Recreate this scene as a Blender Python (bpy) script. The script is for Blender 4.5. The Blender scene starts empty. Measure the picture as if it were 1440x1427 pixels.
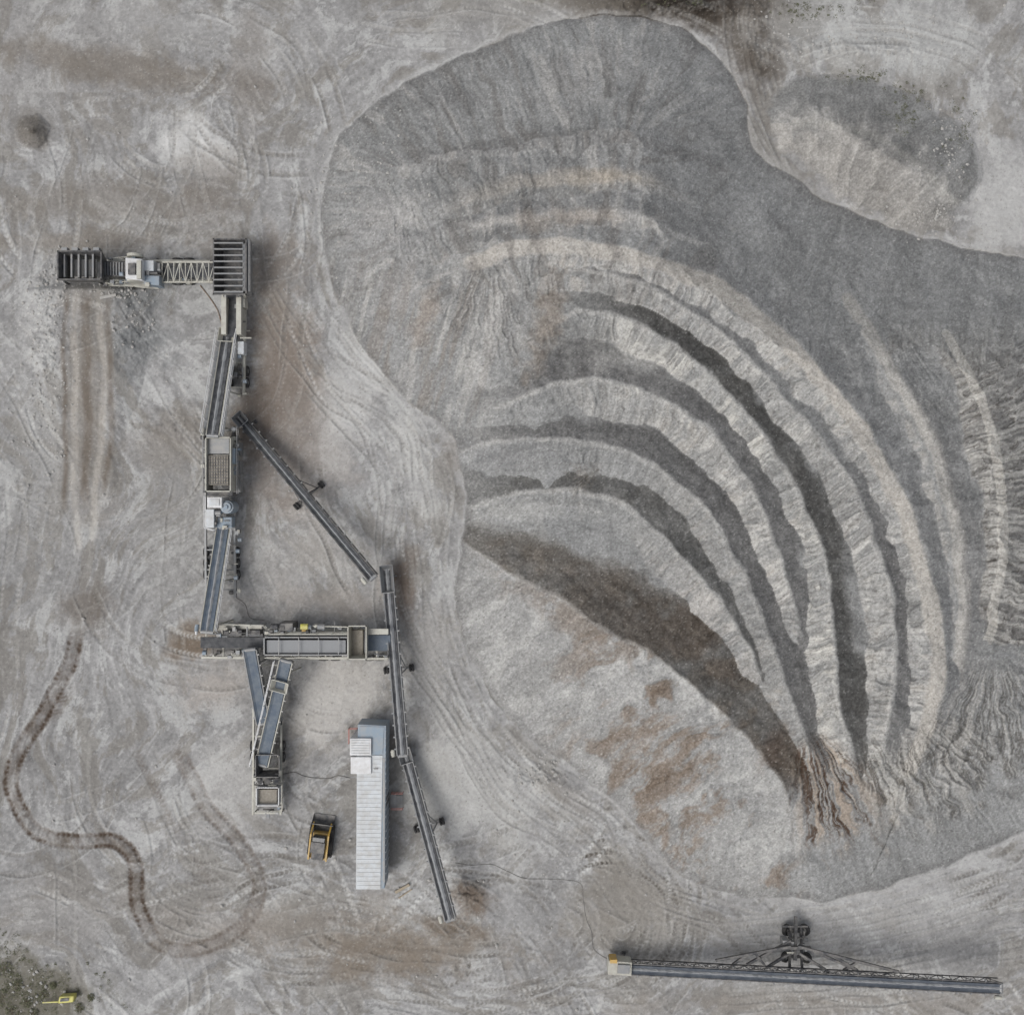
import bpy, math, random
import numpy as np
from mathutils import Vector, Matrix
random.seed(7); rng=np.random.RandomState(11)
C=bpy.context.scene.collection
S=0.07; H=100.0
def W(px,py,z=0.0):
    k=(H-z)/H
    return Vector(((px-720)*S*k,(713.5-py)*S*k,z))
# ------------------------------------------------------------------ noise
PM=rng.permutation(2048).astype(np.int32); TB=rng.uniform(-1,1,2048).astype(np.float32)
def vn(x,y,seed=0):
    xf=np.floor(x); yf=np.floor(y)
    xi=xf.astype(np.int32)+seed*37; yi=yf.astype(np.int32)+seed*91
    u=(x-xf).astype(np.float32); v=(y-yf).astype(np.float32)
    u=u*u*(3-2*u); v=v*v*(3-2*v)
    a=PM[xi&2047]; b=PM[(xi+1)&2047]
    n00=TB[(a+yi)&2047]; n01=TB[(a+yi+1)&2047]; n10=TB[(b+yi)&2047]; n11=TB[(b+yi+1)&2047]
    return (n00*(1-u)+n10*u)*(1-v)+(n01*(1-u)+n11*u)*v
def fbm(x,y,seed=0,o=3,g=0.5):
    r=0; a=1; t=0
    for i in range(o):
        r=r+a*vn(x*(2**i)+i*17.3,y*(2**i)+i*9.1,seed+i); t+=a; a*=g
    return r/t
def ss(a,b,x):
    t=np.clip((x-a)/(b-a),0,1); return t*t*(3-2*t)
def spline(pts,n):
    P=np.array(pts,float); P=np.vstack([2*P[0]-P[1],P,2*P[-1]-P[-2]])
    out=[]
    for i in range(1,len(P)-2):
        for k in range(n):
            t=k/n
            out.append(0.5*((2*P[i])+(-P[i-1]+P[i+1])*t+(2*P[i-1]-5*P[i]+4*P[i+1]-P[i+2])*t*t+(-P[i-1]+3*P[i]-3*P[i+1]+P[i+2])*t**3))
    out.append(P[-2]); return np.array(out)
# ------------------------------------------------------------------ grid
STEP=1.3; F0=-60.0
fine_x=np.arange(F0,1500,STEP); fine_y=np.arange(F0,1487,STEP)
def outer(fine):
    a=[];s=STEP;v=0
    while v<30000: s*=1.28; v+=s; a.append(v)
    a=np.array(a)
    return np.concatenate([fine[0]-a[::-1],fine,fine[-1]+a]),len(a)
gx,NO=outer(fine_x); gy,_=outer(fine_y)
NX=len(gx); NY=len(gy)
X,Y=np.meshgrid(gx.astype(np.float32),gy.astype(np.float32))
def seg_dist(x,y,P,vals=None):
    best=np.full(x.shape,1e9,np.float32); side=np.zeros(x.shape,np.float32); arc=np.zeros(x.shape,np.float32); val=np.zeros(x.shape,np.float32)
    L=0.0
    for i in range(len(P)-1):
        ax,ay=P[i][:2]; bx,by=P[i+1][:2]; dx,dy=bx-ax,by-ay; l2=dx*dx+dy*dy+1e-9; l=math.sqrt(l2)
        rx=x-np.float32(ax); ry=y-np.float32(ay)
        t=np.clip((rx*np.float32(dx)+ry*np.float32(dy))/np.float32(l2),0,1)
        ex=rx-t*np.float32(dx); ey=ry-t*np.float32(dy)
        d=ex*ex+ey*ey
        m=d<best
        best[m]=d[m]; side[m]=(np.float32(dx)*ry-np.float32(dy)*rx)[m]; arc[m]=(L+t*l)[m]
        if vals is not None: val[m]=(vals[i]+(vals[i+1]-vals[i])*t)[m]
        L+=l
    return np.sqrt(best),np.sign(side),arc,val
def inside(x,y,P):
    c=np.zeros(x.shape,bool); n=len(P)
    for i in range(n):
        ax,ay=P[i][:2]; bx,by=P[(i+1)%n][:2]
        if ay==by: continue
        m=((ay>y)!=(by>y))&(x<(bx-ax)*(y-ay)/(by-ay)+ax)
        c^=m
    return c
OUT=[(460,230),(485,185),(530,145),(600,100),(660,75),(720,50),(800,28),(880,22),(940,35),(990,60),(1030,105),(1050,150),(1058,205),(1130,260),(1200,300),(1290,335),(1380,350),(1440,360),(1540,410),(1620,700),(1570,1080),(1440,1170),(1340,1215),(1250,1245),(1170,1265),(1090,1265),(1000,1250),(940,1215),(900,1170),(860,1120),(790,1070),(740,1035),(700,990),(665,930),(642,860),(640,800),(652,745),(652,690),(645,650),(640,620),(600,585),(555,545),(510,490),(480,430),(460,370),(452,300),(460,230)]
OUT2=[(1078,160),(1110,112),(1170,97),(1250,115),(1320,150),(1368,200),(1380,255),(1350,305),(1300,335),(1235,318),(1160,268),(1095,212),(1078,160)]
ix0=int(np.searchsorted(gx,330)); ix1=int(np.searchsorted(gx,1750)); iy0=int(np.searchsorted(gy,-90)); iy1=int(np.searchsorted(gy,1400))
sub=(slice(iy0,iy1),slice(ix0,ix1))
xs=X[sub]; ys=Y[sub]
wob=fbm(xs/40,ys/40,3,4)*9; wob2=fbm(xs/40,ys/40,8,4)*9
xw=xs+wob*.8; yw=ys+wob2*.8
OP=spline(OUT,2)
d,_,oarc,_=seg_dist(xw,yw,OP)
ins=inside(xw,yw,OP)
dout_s=np.where(ins,d,-d)
dout=np.full(X.shape,-999,np.float32); dout[sub]=dout_s
oarcF=np.zeros(X.shape,np.float32); oarcF[sub]=oarc
O2=spline(OUT2,2)
d2,_,o2arc,_=seg_dist(xw+wob*.7,yw+wob2*.7,O2); ins2=inside(xw+wob*.7,yw+wob2*.7,O2)&(~ins)
dout2=np.full(X.shape,-999,np.float32); dout2[sub]=np.where(ins2,d2,-d2)
RID=[
 dict(p=[(610,205,5),(700,182,6.6),(800,172,7),(880,178,7),(960,195,6.6),(1030,235,6.2),(1100,310,6)],f=6,si=.34,so=.45,k='T1'),
 dict(p=[(560,318,4.2),(620,292,5.6),(690,268,6.4),(780,250,6.8),(860,246,7),(940,262,7),(1020,310,7)],f=9,si=.42,so=.34,k='T2'),
 dict(p=[(560,345,4.3),(640,322,5.6),(720,306,6.6),(820,298,7.1),(900,303,7.5),(980,335,7.9)],f=6,si=.42,so=.42,k='T3'),
 dict(p=[(660,368,5),(720,352,6.4),(790,345,7.4),(880,356,8.2),(960,382,8.7),(1040,425,9),(1110,485,9),(1170,555,9),(1225,630,8.9),(1270,720,8.8),(1300,820,8.6),(1318,920,8.2),(1305,1010,7.2),(1275,1080,5)],f=11,si=.6,so=.46,k='R1'),
 dict(p=[(770,372,6.6),(870,388,7.6),(950,420,8.2),(1030,480,8.5),(1100,555,8.5),(1165,635,8.5),(1207,705,8.5),(1238,775,8.5),(1254,850,8.3),(1259,930,7.9),(1248,1010,6.7),(1235,1085,5)],f=3,si=.78,so=.5,k='R2'),
 dict(p=[(760,470,5),(815,440,6.3),(875,446,7.2),(935,478,7.8),(995,525,8),(1055,590,8),(1103,662,8),(1140,732,8),(1162,812,7.9),(1172,900,7.6),(1182,1000,6.6),(1200,1075,4.8)],f=3,si=.78,so=.5,k='R3'),
 dict(p=[(700,575,4),(780,538,5.6),(855,536,6.7),(928,558,7.3),(995,605,7.6),(1050,670,7.6),(1085,745,7.5),(1108,822,7.2),(1122,890,6.4)],f=3,si=.78,so=.48,k='R4'),
 dict(p=[(650,632,1.5),(740,616,4.2),(850,628,5.8),(925,660,6.6),(985,706,6.9),(1028,775,7),(1066,852,7),(1096,930,6.6),(1120,1010,5.8),(1140,1070,4.8)],f=3,si=.78,so=.48,k='R5'),
 dict(p=[(660,712,1.5),(720,694,3),(800,690,4.7),(875,708,5.8),(930,752,6.3),(985,812,6.5),(1035,878,6.4),(1066,945,5.6)],f=3,si=.85,so=.48,k='R6'),
 dict(p=[(655,765,1.5),(730,812,3.9),(830,872,5.9),(905,915,6.5),(975,968,6.6),(1040,1028,6.2),(1090,1085,5.2),(1112,1140,4)],f=3,si=.40,so=.36,k='R7'),
 dict(p=[(1190,420,6.2),(1260,530,7.8),(1318,640,8.4),(1345,750,8.6),(1357,860,8.2),(1342,960,7.2),(1300,1060,5.2)],f=9,si=.5,so=.32,k='E1'),
 dict(p=[(1330,470,6.8),(1380,560,8.4),(1408,670,8.8),(1410,780,8.8),(1394,880,8),(1362,970,6.4),(1325,1070,5)],f=5,si=.5,so=.45,k='E2'),
]
hs=np.minimum(np.maximum(dout_s,0)*S*.5,4.0).astype(np.float32)
who=np.full(xs.shape,-1,np.int8); rd=np.zeros(xs.shape,np.float32); ra=np.zeros(xs.shape,np.float32); rs=np.zeros(xs.shape,np.float32)
xr=xs+wob*.75; yr=ys+wob2*.75
hacc=hs.copy()
for i,R in enumerate(RID):
    P=spline(R['p'],2)
    d,sd,arc,hv=seg_dist(xr,yr,P[:,:2],P[:,2])
    outer_=sd<0
    if R['k']=='R7': d7,s7,a7=d,sd,arc
    t=hv-np.maximum(d-R['f'],0)*S*np.where(outer_,R['so'],R['si'])+fbm(xs/42,ys/42,400+i*5,4)*.6
    kk_=.3; hh=np.clip(.5+.5*(t-hacc)/kk_,0,1); hacc=hacc+(t-hacc)*hh+kk_*hh*(1-hh)
    m=t>hs
    hs[m]=t[m]; who[m]=i; rd[m]=d[m]; ra[m]=arc[m]+i*777; rs[m]=sd[m]
lim=np.maximum(dout_s,0)*S*.62
edge=(lim<hs)
hpile=np.minimum(hacc,lim)
sa=np.where(edge|(who<0),oarc,ra); sdn=np.where(edge|(who<0),dout_s,rd)
ww=fbm(xs/30,ys/30,21,3)
gA=1-np.abs(fbm(sa/9+ww*.9,sdn/55+ww*.6,31,4))*2.3
gB=1-np.abs(fbm(sa/21+ww*.9,sdn/80+ww*.6,34,5,.6))*2.3
gmix=ss(-.25,.25,fbm(xs/60,ys/60,36,2))
gul=gA*gmix+gB*(1-gmix)
gul2=fbm(sa/3.6+ww*1.2,sdn/38,41,3)
isin=(rs>0)
nm=[r['k'] for r in RID]
def isr(k): return who==nm.index(k)
rough=np.where(isin,1.0,.3).astype(np.float32)
rough=np.where(isr('E2'),1.1,rough); rough=np.where(isr('E1'),.5,rough)
rough=np.where(isr('T1')|isr('T2')|isr('T3'),.5,rough)
rough=np.where(isr('R7')&isin,.3,rough)
rough=np.where(edge,.45,rough); rough=np.where(edge&(xs>1250)&(ys>450)&(ys<1050),.9,rough)
rough=np.where((rd<12)&(isr('R1')|isr('E1')),.12,rough)
for _ in range(5): rough=(rough+np.roll(rough,2,0)+np.roll(rough,-2,0)+np.roll(rough,2,1)+np.roll(rough,-2,1))/5
rough=rough*ss(0,14,dout_s)
hpile=hpile+np.where(ins,(gul-.4)*.22*rough+gul2*.06*rough+fbm(xs/60,ys/60,51,4)*.35*ss(0,60,dout_s)+fbm(xs/9,ys/9,55,3)*.04,0)
hpile=np.maximum(hpile,0)*ins
cr2=spline([(1115,175,2.2),(1190,180,3.2),(1260,205,3.3),(1320,260,2.7),(1345,285,2.0)],3)
dc,sdc,arc2,hv2=seg_dist(xr,yr,cr2[:,:2],cr2[:,2])
h2=np.minimum(hv2-np.maximum(dc-8,0)*S*.32,np.maximum(d2,0)*S*.48)
h2=np.maximum(h2,np.minimum(np.maximum(d2,0)*S*.48,.8))
g2n=fbm(arc2/10+ww,dc/60,61,3)
h2=np.where(ins2,np.maximum(h2+g2n*.15*ss(0,15,d2),0),0)
Z=(fbm(X/170,Y/170,71,3)*.22+fbm(X/25,Y/25,75,5,.6)*.12).astype(np.float32)
far=ss(1500,6000,np.maximum(np.abs(X-720),np.abs(Y-713)))
Z=Z*(1-far)
rx=np.abs(X-(122+ (Y-560)*-.02)+fbm(X/30,Y/30,77,3)*9)
rampz=1.3*(1-ss(420,740,Y))*ss(396,408,Y)
Z=Z+np.maximum(0,rampz-np.maximum(rx-38,0)*S*.35)*(rampz>0)
rc=np.hypot(X-45+fbm(X/9,Y/9,78,2)*3,Y-185+fbm(X/9,Y/9,79,2)*3)
cone=np.maximum(0,1.3-rc*S*.72)
Z=Z+cone
for (cx,cy,rxx,ryy,hh) in [(60,480,22,95,.6),(760,1100,45,14,.45),(630,640,12,38,.15),(660,1255,22,22,.7),(190,470,35,60,.3),(1180,70,120,12,.5),(240,600,60,25,.3),(960,10,110,16,.9),(1062,70,20,60,.5)]:
    Z=Z+hh*np.exp(-(((X-cx)/rxx)**2+((Y-cy)/ryy)**2))*(1+.8*fbm(X/10,Y/10,80,4,.6))
# ------------------------------------------------------------------ tyre tracks rasterised to the ground grid
TD=np.zeros(X.shape,np.float32); TL=np.zeros(X.shape,np.float32); TR=np.zeros(X.shape,np.float32)
def stamp(buf,pts,width,val,off=0,lug=0,n=40,ends=True,flat=False):
    P=spline(pts,n); dd=np.diff(P[:,:2],axis=0); L=np.concatenate([[0],np.cumsum(np.hypot(dd[:,0],dd[:,1]))])
    q=np.arange(0,L[-1],.8); x=np.interp(q,L,P[:,0]); y=np.interp(q,L,P[:,1])
    x=x+2.2*np.sin(q/41+pts[0][1])+1.2*np.sin(q/17+pts[0][0]); y=y+2.0*np.sin(q/37+pts[0][0])+1.1*np.sin(q/15+pts[0][1])
    tx=np.gradient(x); ty=np.gradient(y); l=np.hypot(tx,ty)+1e-9; nx_,ny_=-ty/l,tx/l
    fade=np.clip(np.minimum(q,L[-1]-q)/25,0,1) if ends else np.ones_like(q)
    if not flat: fade=fade*(.55+.45*np.sin(q/37+pts[0][0])*np.sin(q/91+pts[0][1])+.2)
    for o in np.arange(-width/2,width/2+.01,.8):
        prof=1-abs(o/(width/2+.5))**3
        v=val*prof*fade
        if lug: v=v*(.55+.45*np.sin(q*6.283/lug+abs(o)*.9))
        ii=np.round((x+nx_*(o+off)-F0)/STEP).astype(int)+NO; jj=np.round((y+ny_*(o+off)-F0)/STEP).astype(int)+NO
        ok=(ii>=NO)&(ii<NX-NO)&(jj>=NO)&(jj<NY-NO)
        if val>0: np.maximum.at(buf,(jj[ok],ii[ok]),v[ok].astype(np.float32))
        else: np.minimum.at(buf,(jj[ok],ii[ok]),v[ok].astype(np.float32))
def track(pts,gauge=15,width=8,dark=.5,light=0,lug=7,rel=-.08):
    for s_ in(-1,1):
        if dark: stamp(TD,pts,width,dark,s_*gauge,lug)
        if light: stamp(TL,pts,width,light,s_*gauge,lug)
        stamp(TR,pts,width,rel,s_*gauge,lug)
        stamp(TL,pts,2,.32,s_*(gauge+width*.7),0)
        stamp(TR,pts,2.5,.06,s_*(gauge+width*.7),0)
R_=random.Random(5)
def rand_path(x,y,a,L,curv,n=6):
    p=[];c=R_.uniform(-curv,curv)
    for i in range(n):
        p.append((x,y)); a+=c+R_.uniform(-.12,.12); x+=math.cos(a)*L/n; y+=math.sin(a)*L/n
    return p
for i in range(90):
    x=R_.uniform(-60,1450);y=R_.uniform(1180,1440)
    track(rand_path(x,y,R_.uniform(-.35,.45) if x>950 else R_.uniform(-.9,1.1),R_.uniform(180,460),.4),dark=R_.choice([0,.5,.8]),light=R_.choice([.25,.5,.8]),gauge=R_.uniform(9,15),width=R_.uniform(5,9),lug=R_.choice([6,7,8]))
for i in range(58):
    x=R_.uniform(-40,440);y=R_.uniform(120,1150)
    track(rand_path(x,y,R_.uniform(.9,2.2),R_.uniform(150,400),.35),dark=R_.choice([0,.35,.6]),light=R_.choice([.3,.5,.7]),gauge=R_.uniform(9,15),width=R_.uniform(4,8),lug=R_.choice([6,7,8]))
for i in range(14):
    x=R_.uniform(400,1050);y=R_.uniform(-20,60)
    track(rand_path(x,y,R_.uniform(-.4,.4),R_.uniform(150,300),.3),dark=R_.choice([0,.3,.5]),light=.5,gauge=R_.uniform(9,15),width=5)
for i in range(24):
    r=R_.uniform(50,230); a0=R_.uniform(-2.2,.3); cx,cy=R_.choice([(250,140),(190,190),(330,60),(120,260)])
    cx+=R_.uniform(-50,50); cy+=R_.uniform(-50,50); r2=R_.uniform(.6,1.1); dr=R_.uniform(-10,10)
    track([(cx+(r+dr*k)*math.cos(a0+k*.33),cy+(r+dr*k)*r2*math.sin(a0+k*.33)) for k in range(R_.randint(3,5))],dark=R_.choice([0,.45,.6]),light=R_.choice([.3,.6]),gauge=11,width=6)
for i in range(34):
    r=R_.uniform(20,115); a0=R_.uniform(-2.4,.4); cx=R_.choice([860,880,900])+R_.uniform(-25,25); cy=1275+R_.uniform(-35,35); dr=R_.uniform(-7,7)
    track([(cx+(r+dr*k)*math.cos(a0+k*.35),cy+(r+dr*k)*1.15*math.sin(a0+k*.35)) for k in range(R_.randint(4,8))],dark=R_.choice([.5,.8,1]),light=R_.choice([0,.4]),gauge=7,width=5,lug=6)
for i in range(30):
    r=R_.uniform(25,90); a0=R_.uniform(-3,3); cx=R_.uniform(440,740); cy=R_.uniform(1280,1380); dr=R_.uniform(-8,8)
    track([(cx+(r+dr*k)*1.9*math.cos(a0+k*.4),cy+(r+dr*k)*.7*math.sin(a0+k*.4)) for k in range(R_.randint(3,6))],dark=R_.choice([.6,1]),light=R_.choice([0,.4]),gauge=8,width=6)
for i in range(10):
    r=R_.uniform(40,130); a0=R_.uniform(.5,2)
    track([(290+r*math.cos(a0+k*.4),1190+r*math.sin(a0+k*.4)) for k in range(R_.randint(3,5))],dark=.6,light=R_.choice([0,.5]),gauge=11,width=6)
for i in range(3):
    r=155+i*22+R_.uniform(-6,6); a0=-2.7+i*.5; track([(1225+r*1.25*math.cos(a_),215+r*.95*math.sin(a_)) for a_ in np.linspace(a0,a0+1.5,6)],dark=.35,light=.3,gauge=9,width=5)
EP=[(452,230),(452,330),(470,430),(540,540),(600,600),(640,680),(640,800),(650,900),(690,1000),(760,1075),(860,1140),(930,1240),(1090,1290),(1250,1270),(1440,1200)]
for k in range(22):
    o=R_.uniform(12,105); a=R_.randint(0,9); b=a+R_.randint(4,6)
    track([(x-o*(.9 if y<1000 else .6)+R_.uniform(-16,16),y+(o*.5 if y>1000 else 0)+R_.uniform(-12,12)) for x,y in EP[a:b]],dark=R_.choice([0,.4,.6]),light=R_.choice([.3,.5,.7]),gauge=R_.uniform(9,13),width=5)
for k in range(5): track([(1040+k*9,-20),(1030+k*11,60),(1060+k*8,150),(1110+k*5,240)],dark=.5,light=.2,gauge=10,width=5)
for k in range(11): track([(1000,1300+k*11+R_.uniform(-5,5)),(1150,1288+k*12),(1300,1252+k*14+R_.uniform(-5,5)),(1460,1200+k*16)],dark=.5,light=.7,gauge=8,width=5,lug=6)
patchy=ss(-.45,.05,fbm(X/38,Y/38,500,5,.6))
TD*=patchy; TL*=patchy; TR*=(.4+.6*patchy)
RUT=np.zeros(X.shape,np.float32); RUD=np.zeros(X.shape,np.float32)
stamp(RUT,[(107,400),(104,480),(102,560),(104,640),(107,730),(108,790)],12,1,0,0,flat=True)
stamp(RUT,[(139,400),(143,480),(143,560),(139,640),(132,720),(126,780)],12,1,0,0,flat=True)
stamp(RUD,[(122,405),(123,520),(121,620),(118,720)],14,1,0,0,flat=True)
stamp(RUD,[(94,405),(91,520),(90,620),(93,720)],7,1,0,0,flat=True); stamp(RUD,[(153,405),(156,520),(154,620),(146,700)],8,1,0,0,flat=True)
for o in (-3,3):
    stamp(RUD,[(107,410),(104,480),(102,560),(104,640),(107,730)],2,.5,o,5); stamp(RUD,[(139,410),(143,480),(143,560),(139,640),(132,720)],2,.5,o,5)
WET=np.zeros(X.shape,np.float32)
wetA=[(112,885),(95,935),(66,990),(38,1040),(17,1105),(46,1162),(100,1182),(160,1183),(190,1215),(196,1270),(210,1312)]
wetB=[(196,1270),(210,1312),(240,1334),(300,1330),(346,1296),(364,1240),(340,1195),(290,1130),(250,1050)]
for p_,v_ in ((wetA,1.1),(wetB,.5)):
    stamp(WET,p_,23,.4*v_,0,0,ends=True,flat=True)
    for o in (-8,8): stamp(WET,p_,7,1.1*v_,o,7,ends=True,flat=True); stamp(WET,p_,5,.7*v_,o,0,ends=True,flat=True); stamp(TR,p_,7,-.1,o,7)
stamp(WET,[(100,950),(75,990),(60,1010)],34,.8,0,7)
stamp(WET,[(185,1040),(215,1100),(250,1170),(300,1250)],12,.4,0,7)
stamp(WET,[(245,1040),(262,1085),(300,1150)],11,.8,0,7)
def blur(a,k=1):
    for _ in range(k):
        a=(a+np.roll(a,1,0)+np.roll(a,-1,0)+np.roll(a,1,1)+np.roll(a,-1,1))/5
    return a
TR=blur(TR);WET=blur(WET,1)*(.4+.7*ss(-.3,.2,fbm(X/14,Y/14,501,4,.65)));RUT=blur(RUT,3);RUD=blur(RUD,3)
onground=(dout<0)&(dout2<0)
Z=Z+(TR-RUT*.08)*onground
Zp=np.zeros(X.shape,np.float32); Zp[sub]=hpile+h2
Z=np.where(onground,Z,Z*.3+Zp)
# ------------------------------------------------------------------ colours (sRGB 0..255)
col=np.zeros(X.shape+(3,),np.float32); col[:]=(148,147,146)
def mix(m,c):
    global col
    col=col+(np.array(c,np.float32)-col)*np.clip(m,0,1)[...,None].astype(np.float32)
def blob(cx,cy,rx,ry,a=0,p=1.0,rag=1.1):
    c,s=math.cos(a),math.sin(a); dx=X-cx; dy=Y-cy
    u=(dx*c+dy*s)/rx; v=(-dx*s+dy*c)/ry
    return ss(1.3,.3,np.sqrt(u*u+v*v)+rag*RAG)*p
RAG=fbm(X/45,Y/45,101,7,.7)
w1=fbm(X/230,Y/230,110,2); w2=fbm(X/230,Y/230,120,2); w3=fbm(X/50,Y/50,130,3)
XV=X+120*w1+9*w3; YV=Y+140*w2+9*w3
sv=fbm(XV/11,(Y+60*w2)/90,140,4); sh=fbm((X+60*w1)/90,YV/11,150,4)
rr=np.hypot(X-300,Y-130)+60*w1+16*w3; ang_=np.arctan2(Y-130,X-300)
sr=fbm(rr/10,ang_*2.6,160,4)
so=fbm(dout/11+w3*1.2,oarcF/90,170,4)
kb=ss(1130,1230,Y+60*w1); kt=ss(430,300,Y+60*w1)*ss(620,460,X)
ko=ss(-150,-90,dout)*ss(0,-4,dout)*.7
def blend(v_,h_,r_,o_):
    q=v_*(1-kb)+h_*kb; q=q*(1-kt)+r_*kt; return q*(1-ko)+o_*ko
st=blend(sv,sh,sr,so)
st2=blend(vn(XV/3.4,Y/55,700),vn(X/55,YV/3.4,701),vn(rr/3.2,ang_*6,702),vn(dout/3.2,oarcF/50,703))
grit=fbm(X/5,Y/5,710,3,.7)
cv=fbm(XV/24,Y/42,510,7,.72); chh=fbm(X/42,YV/24,520,7,.72); crr=fbm(rr/22,ang_*5,530,7,.72); coo=fbm(dout/22+w3,oarcF/50,540,7,.72)
chalk=blend(cv,chh,crr,coo)+grit*.07
cv=fbm(XV/28,Y/60,550,6,.68); chh=fbm(X/60,YV/28,560,6,.68); crr=fbm(rr/24,ang_*4,570,6,.68); coo=fbm(dout/24+w3,oarcF/70,580,6,.68)
damp=blend(cv,chh,crr,coo)+grit*.06
big=fbm(X/130,Y/130,180,4); fine=fbm(X/3.5,Y/3.5,190,2)
L=big*10+st*15+st2*6*ss(-.3,.4,w3)+fine*9+grit*7+fbm(X/14,Y/14,192,5,.7)*13
col=col+L[...,None]
mix(ss(.05,.15,chalk+big*.15)*.46,(182,182,180)); mix(ss(.05,.2,damp-big*.2)*.45,(122,118,112))
for b,c in [
 ((60,90,220,110,0,.3),(138,135,132)),((180,95,230,26,.15,.6),(122,116,109)),((270,200,70,40,.5,.8),(190,189,187)),((260,40,200,40,.1,.3),(165,164,162)),
 ((140,285,160,35,0,.5),(126,121,115)),((45,185,34,32,0,.6),(120,116,111)),((300,280,60,60,0,.5),(130,125,120)),
 ((190,470,55,80,0,.9),(126,127,127)),((122,560,42,190,0,.6),(131,126,120)),((60,640,60,260,0,.35),(158,157,155)),
 ((400,500,50,110,0,.9),(131,123,116)),((420,640,70,100,.5,.75),(138,131,125)),((385,400,36,70,0,.75),(138,131,124)),((350,590,30,60,.3,.7),(118,110,103)),
 ((500,540,40,150,.35,.75),(180,179,177)),((580,640,30,90,-.4,.65),(184,183,180)),((566,835,26,55,0,.85),(112,102,94)),((470,850,110,28,0,.7),(156,151,146)),((450,780,90,50,0,.6),(163,160,156)),
 ((460,980,85,85,0,.85),(174,171,167)),((300,960,60,45,0,.8),(162,157,152)),((268,905,36,30,0,.9),(120,110,100)),((330,1100,60,80,0,.5),(172,170,167)),
 ((600,960,40,120,0,.5),(167,164,160)),((660,1120,120,90,.5,.65),(178,177,174)),((560,1340,170,50,0,.85),(128,120,111)),((430,1300,120,40,-.2,.6),(136,130,123)),
 ((280,1310,110,40,.2,.4),(142,136,130)),((70,1280,120,60,0,.4),(146,143,140)),((880,1270,80,95,0,.75),(138,134,128)),((1200,1290,260,45,-.2,.5),(170,169,168)),
 ((1150,1410,330,20,0,.6),(140,135,129)),((980,10,150,38,.05,1.0),(84,79,74)),((960,2,90,18,.05,1.0),(66,62,58)),((1060,55,46,95,0,1.0),(100,95,90)),((840,0,70,22,0,.8),(104,99,93)),((1385,250,50,100,0,.5),(174,173,171)),
 ((1250,50,200,60,.1,.6),(170,170,168)),((1410,300,60,60,0,.6),(174,173,171)),((30,1400,110,55,0,.8),(112,109,100)),((250,620,80,50,0,.55),(133,128,122)),((240,740,60,120,0,.35),(144,142,139)),
 ((660,1262,34,26,.4,.85),(114,104,95)),((640,640,22,44,0,.5),(138,133,128)),((120,850,34,34,0,.6),(112,106,100)),((540,1040,36,18,0,.6),(128,122,116)),((630,1300,60,14,.2,.7),(116,107,98)),
 ((700,10,160,40,0,.4),(136,133,128)),((100,340,140,22,0,.7),(132,127,121)),((800,1120,60,20,.6,.4),(138,134,129)),((350,120,30,110,0,.5),(134,130,126))]:
    mix(blob(*b),c)
mix(TD*.85*onground,(92,88,83)); mix(TL*.72*onground,(196,196,194))
rutn=ss(-.5,.2,fbm(X/10,Y/24,590,5,.65))
mix(RUT*.65*(.45+.55*rutn),(172,168,162)); mix(RUD*.8*(.45+.55*rutn),(114,107,100))
mix(WET*(.8+.35*fbm(X/6,Y/6,195,3)),(88,79,72))
mix(ss(-14,-1,dout+fbm(X/10,Y/10,196,3)*8)*.4*(dout<0)*(dout>-900),(172,171,169))
mix(ss(26,18,rc)*.55,(112,108,103)); mix(ss(9,3,rc)*.6,(92,88,83))
peb=vn(X/1.7,Y/1.7,200); pb2=vn(X/3.2,Y/3.2,205)
mix((peb>.72)*blob(75,480,45,130,0,.7),(196,194,190)); mix((pb2>.8)*blob(1220,60,200,60,0,.5),(190,189,186))
mix((peb>.8)*onground*.28,(187,185,182)); mix((peb<-.84)*onground*.3,(96,93,89))
# --- stockpile colours
c1=np.zeros(xs.shape+(3,),np.float32); c1[:]=(140,140,139)
def mx(m,c):
    global c1
    c1=c1+(np.array(c,np.float32)-c1)*np.clip(m,0,1)[...,None].astype(np.float32)
g01=np.clip(ss(.0,.85,gul)*.8+gul2*.5+.1,0,1)
bigs=fbm(xs/90,ys/90,210,4,.6); midn=fbm(xs/20,ys/20,215,4,.6)
streak=fbm(sa/12+ww*1.0,sdn/90+ww*.6,220,4)
crack=ss(.10,.0,np.abs(fbm(sa/8+ww*1.4,sdn/26+ww*1.5,600,4)))
patch=ss(-.3,.25,fbm(xs/34,ys/34,620,4,.6))
wvar=.85+.75*fbm(ra/80,ra*0+3.3,630,3)
c1+= (bigs*9+streak*11+midn*6)[...,None]
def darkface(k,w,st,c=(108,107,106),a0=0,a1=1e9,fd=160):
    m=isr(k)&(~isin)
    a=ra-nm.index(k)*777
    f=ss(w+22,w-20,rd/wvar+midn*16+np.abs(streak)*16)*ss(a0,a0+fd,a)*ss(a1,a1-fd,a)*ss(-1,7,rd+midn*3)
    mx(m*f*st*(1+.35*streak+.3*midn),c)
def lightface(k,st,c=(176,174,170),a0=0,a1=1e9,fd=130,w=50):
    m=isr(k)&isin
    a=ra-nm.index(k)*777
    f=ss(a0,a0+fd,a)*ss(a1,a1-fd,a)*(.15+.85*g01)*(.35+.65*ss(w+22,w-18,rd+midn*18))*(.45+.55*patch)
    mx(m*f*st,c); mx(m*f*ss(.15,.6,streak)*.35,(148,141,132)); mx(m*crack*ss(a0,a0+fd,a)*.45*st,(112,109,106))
lightface('R1',.8,a0=20); lightface('R2',.9,a0=20); lightface('R3',1,(182,180,175),a0=40); lightface('R4',.9,a0=60)
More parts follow.
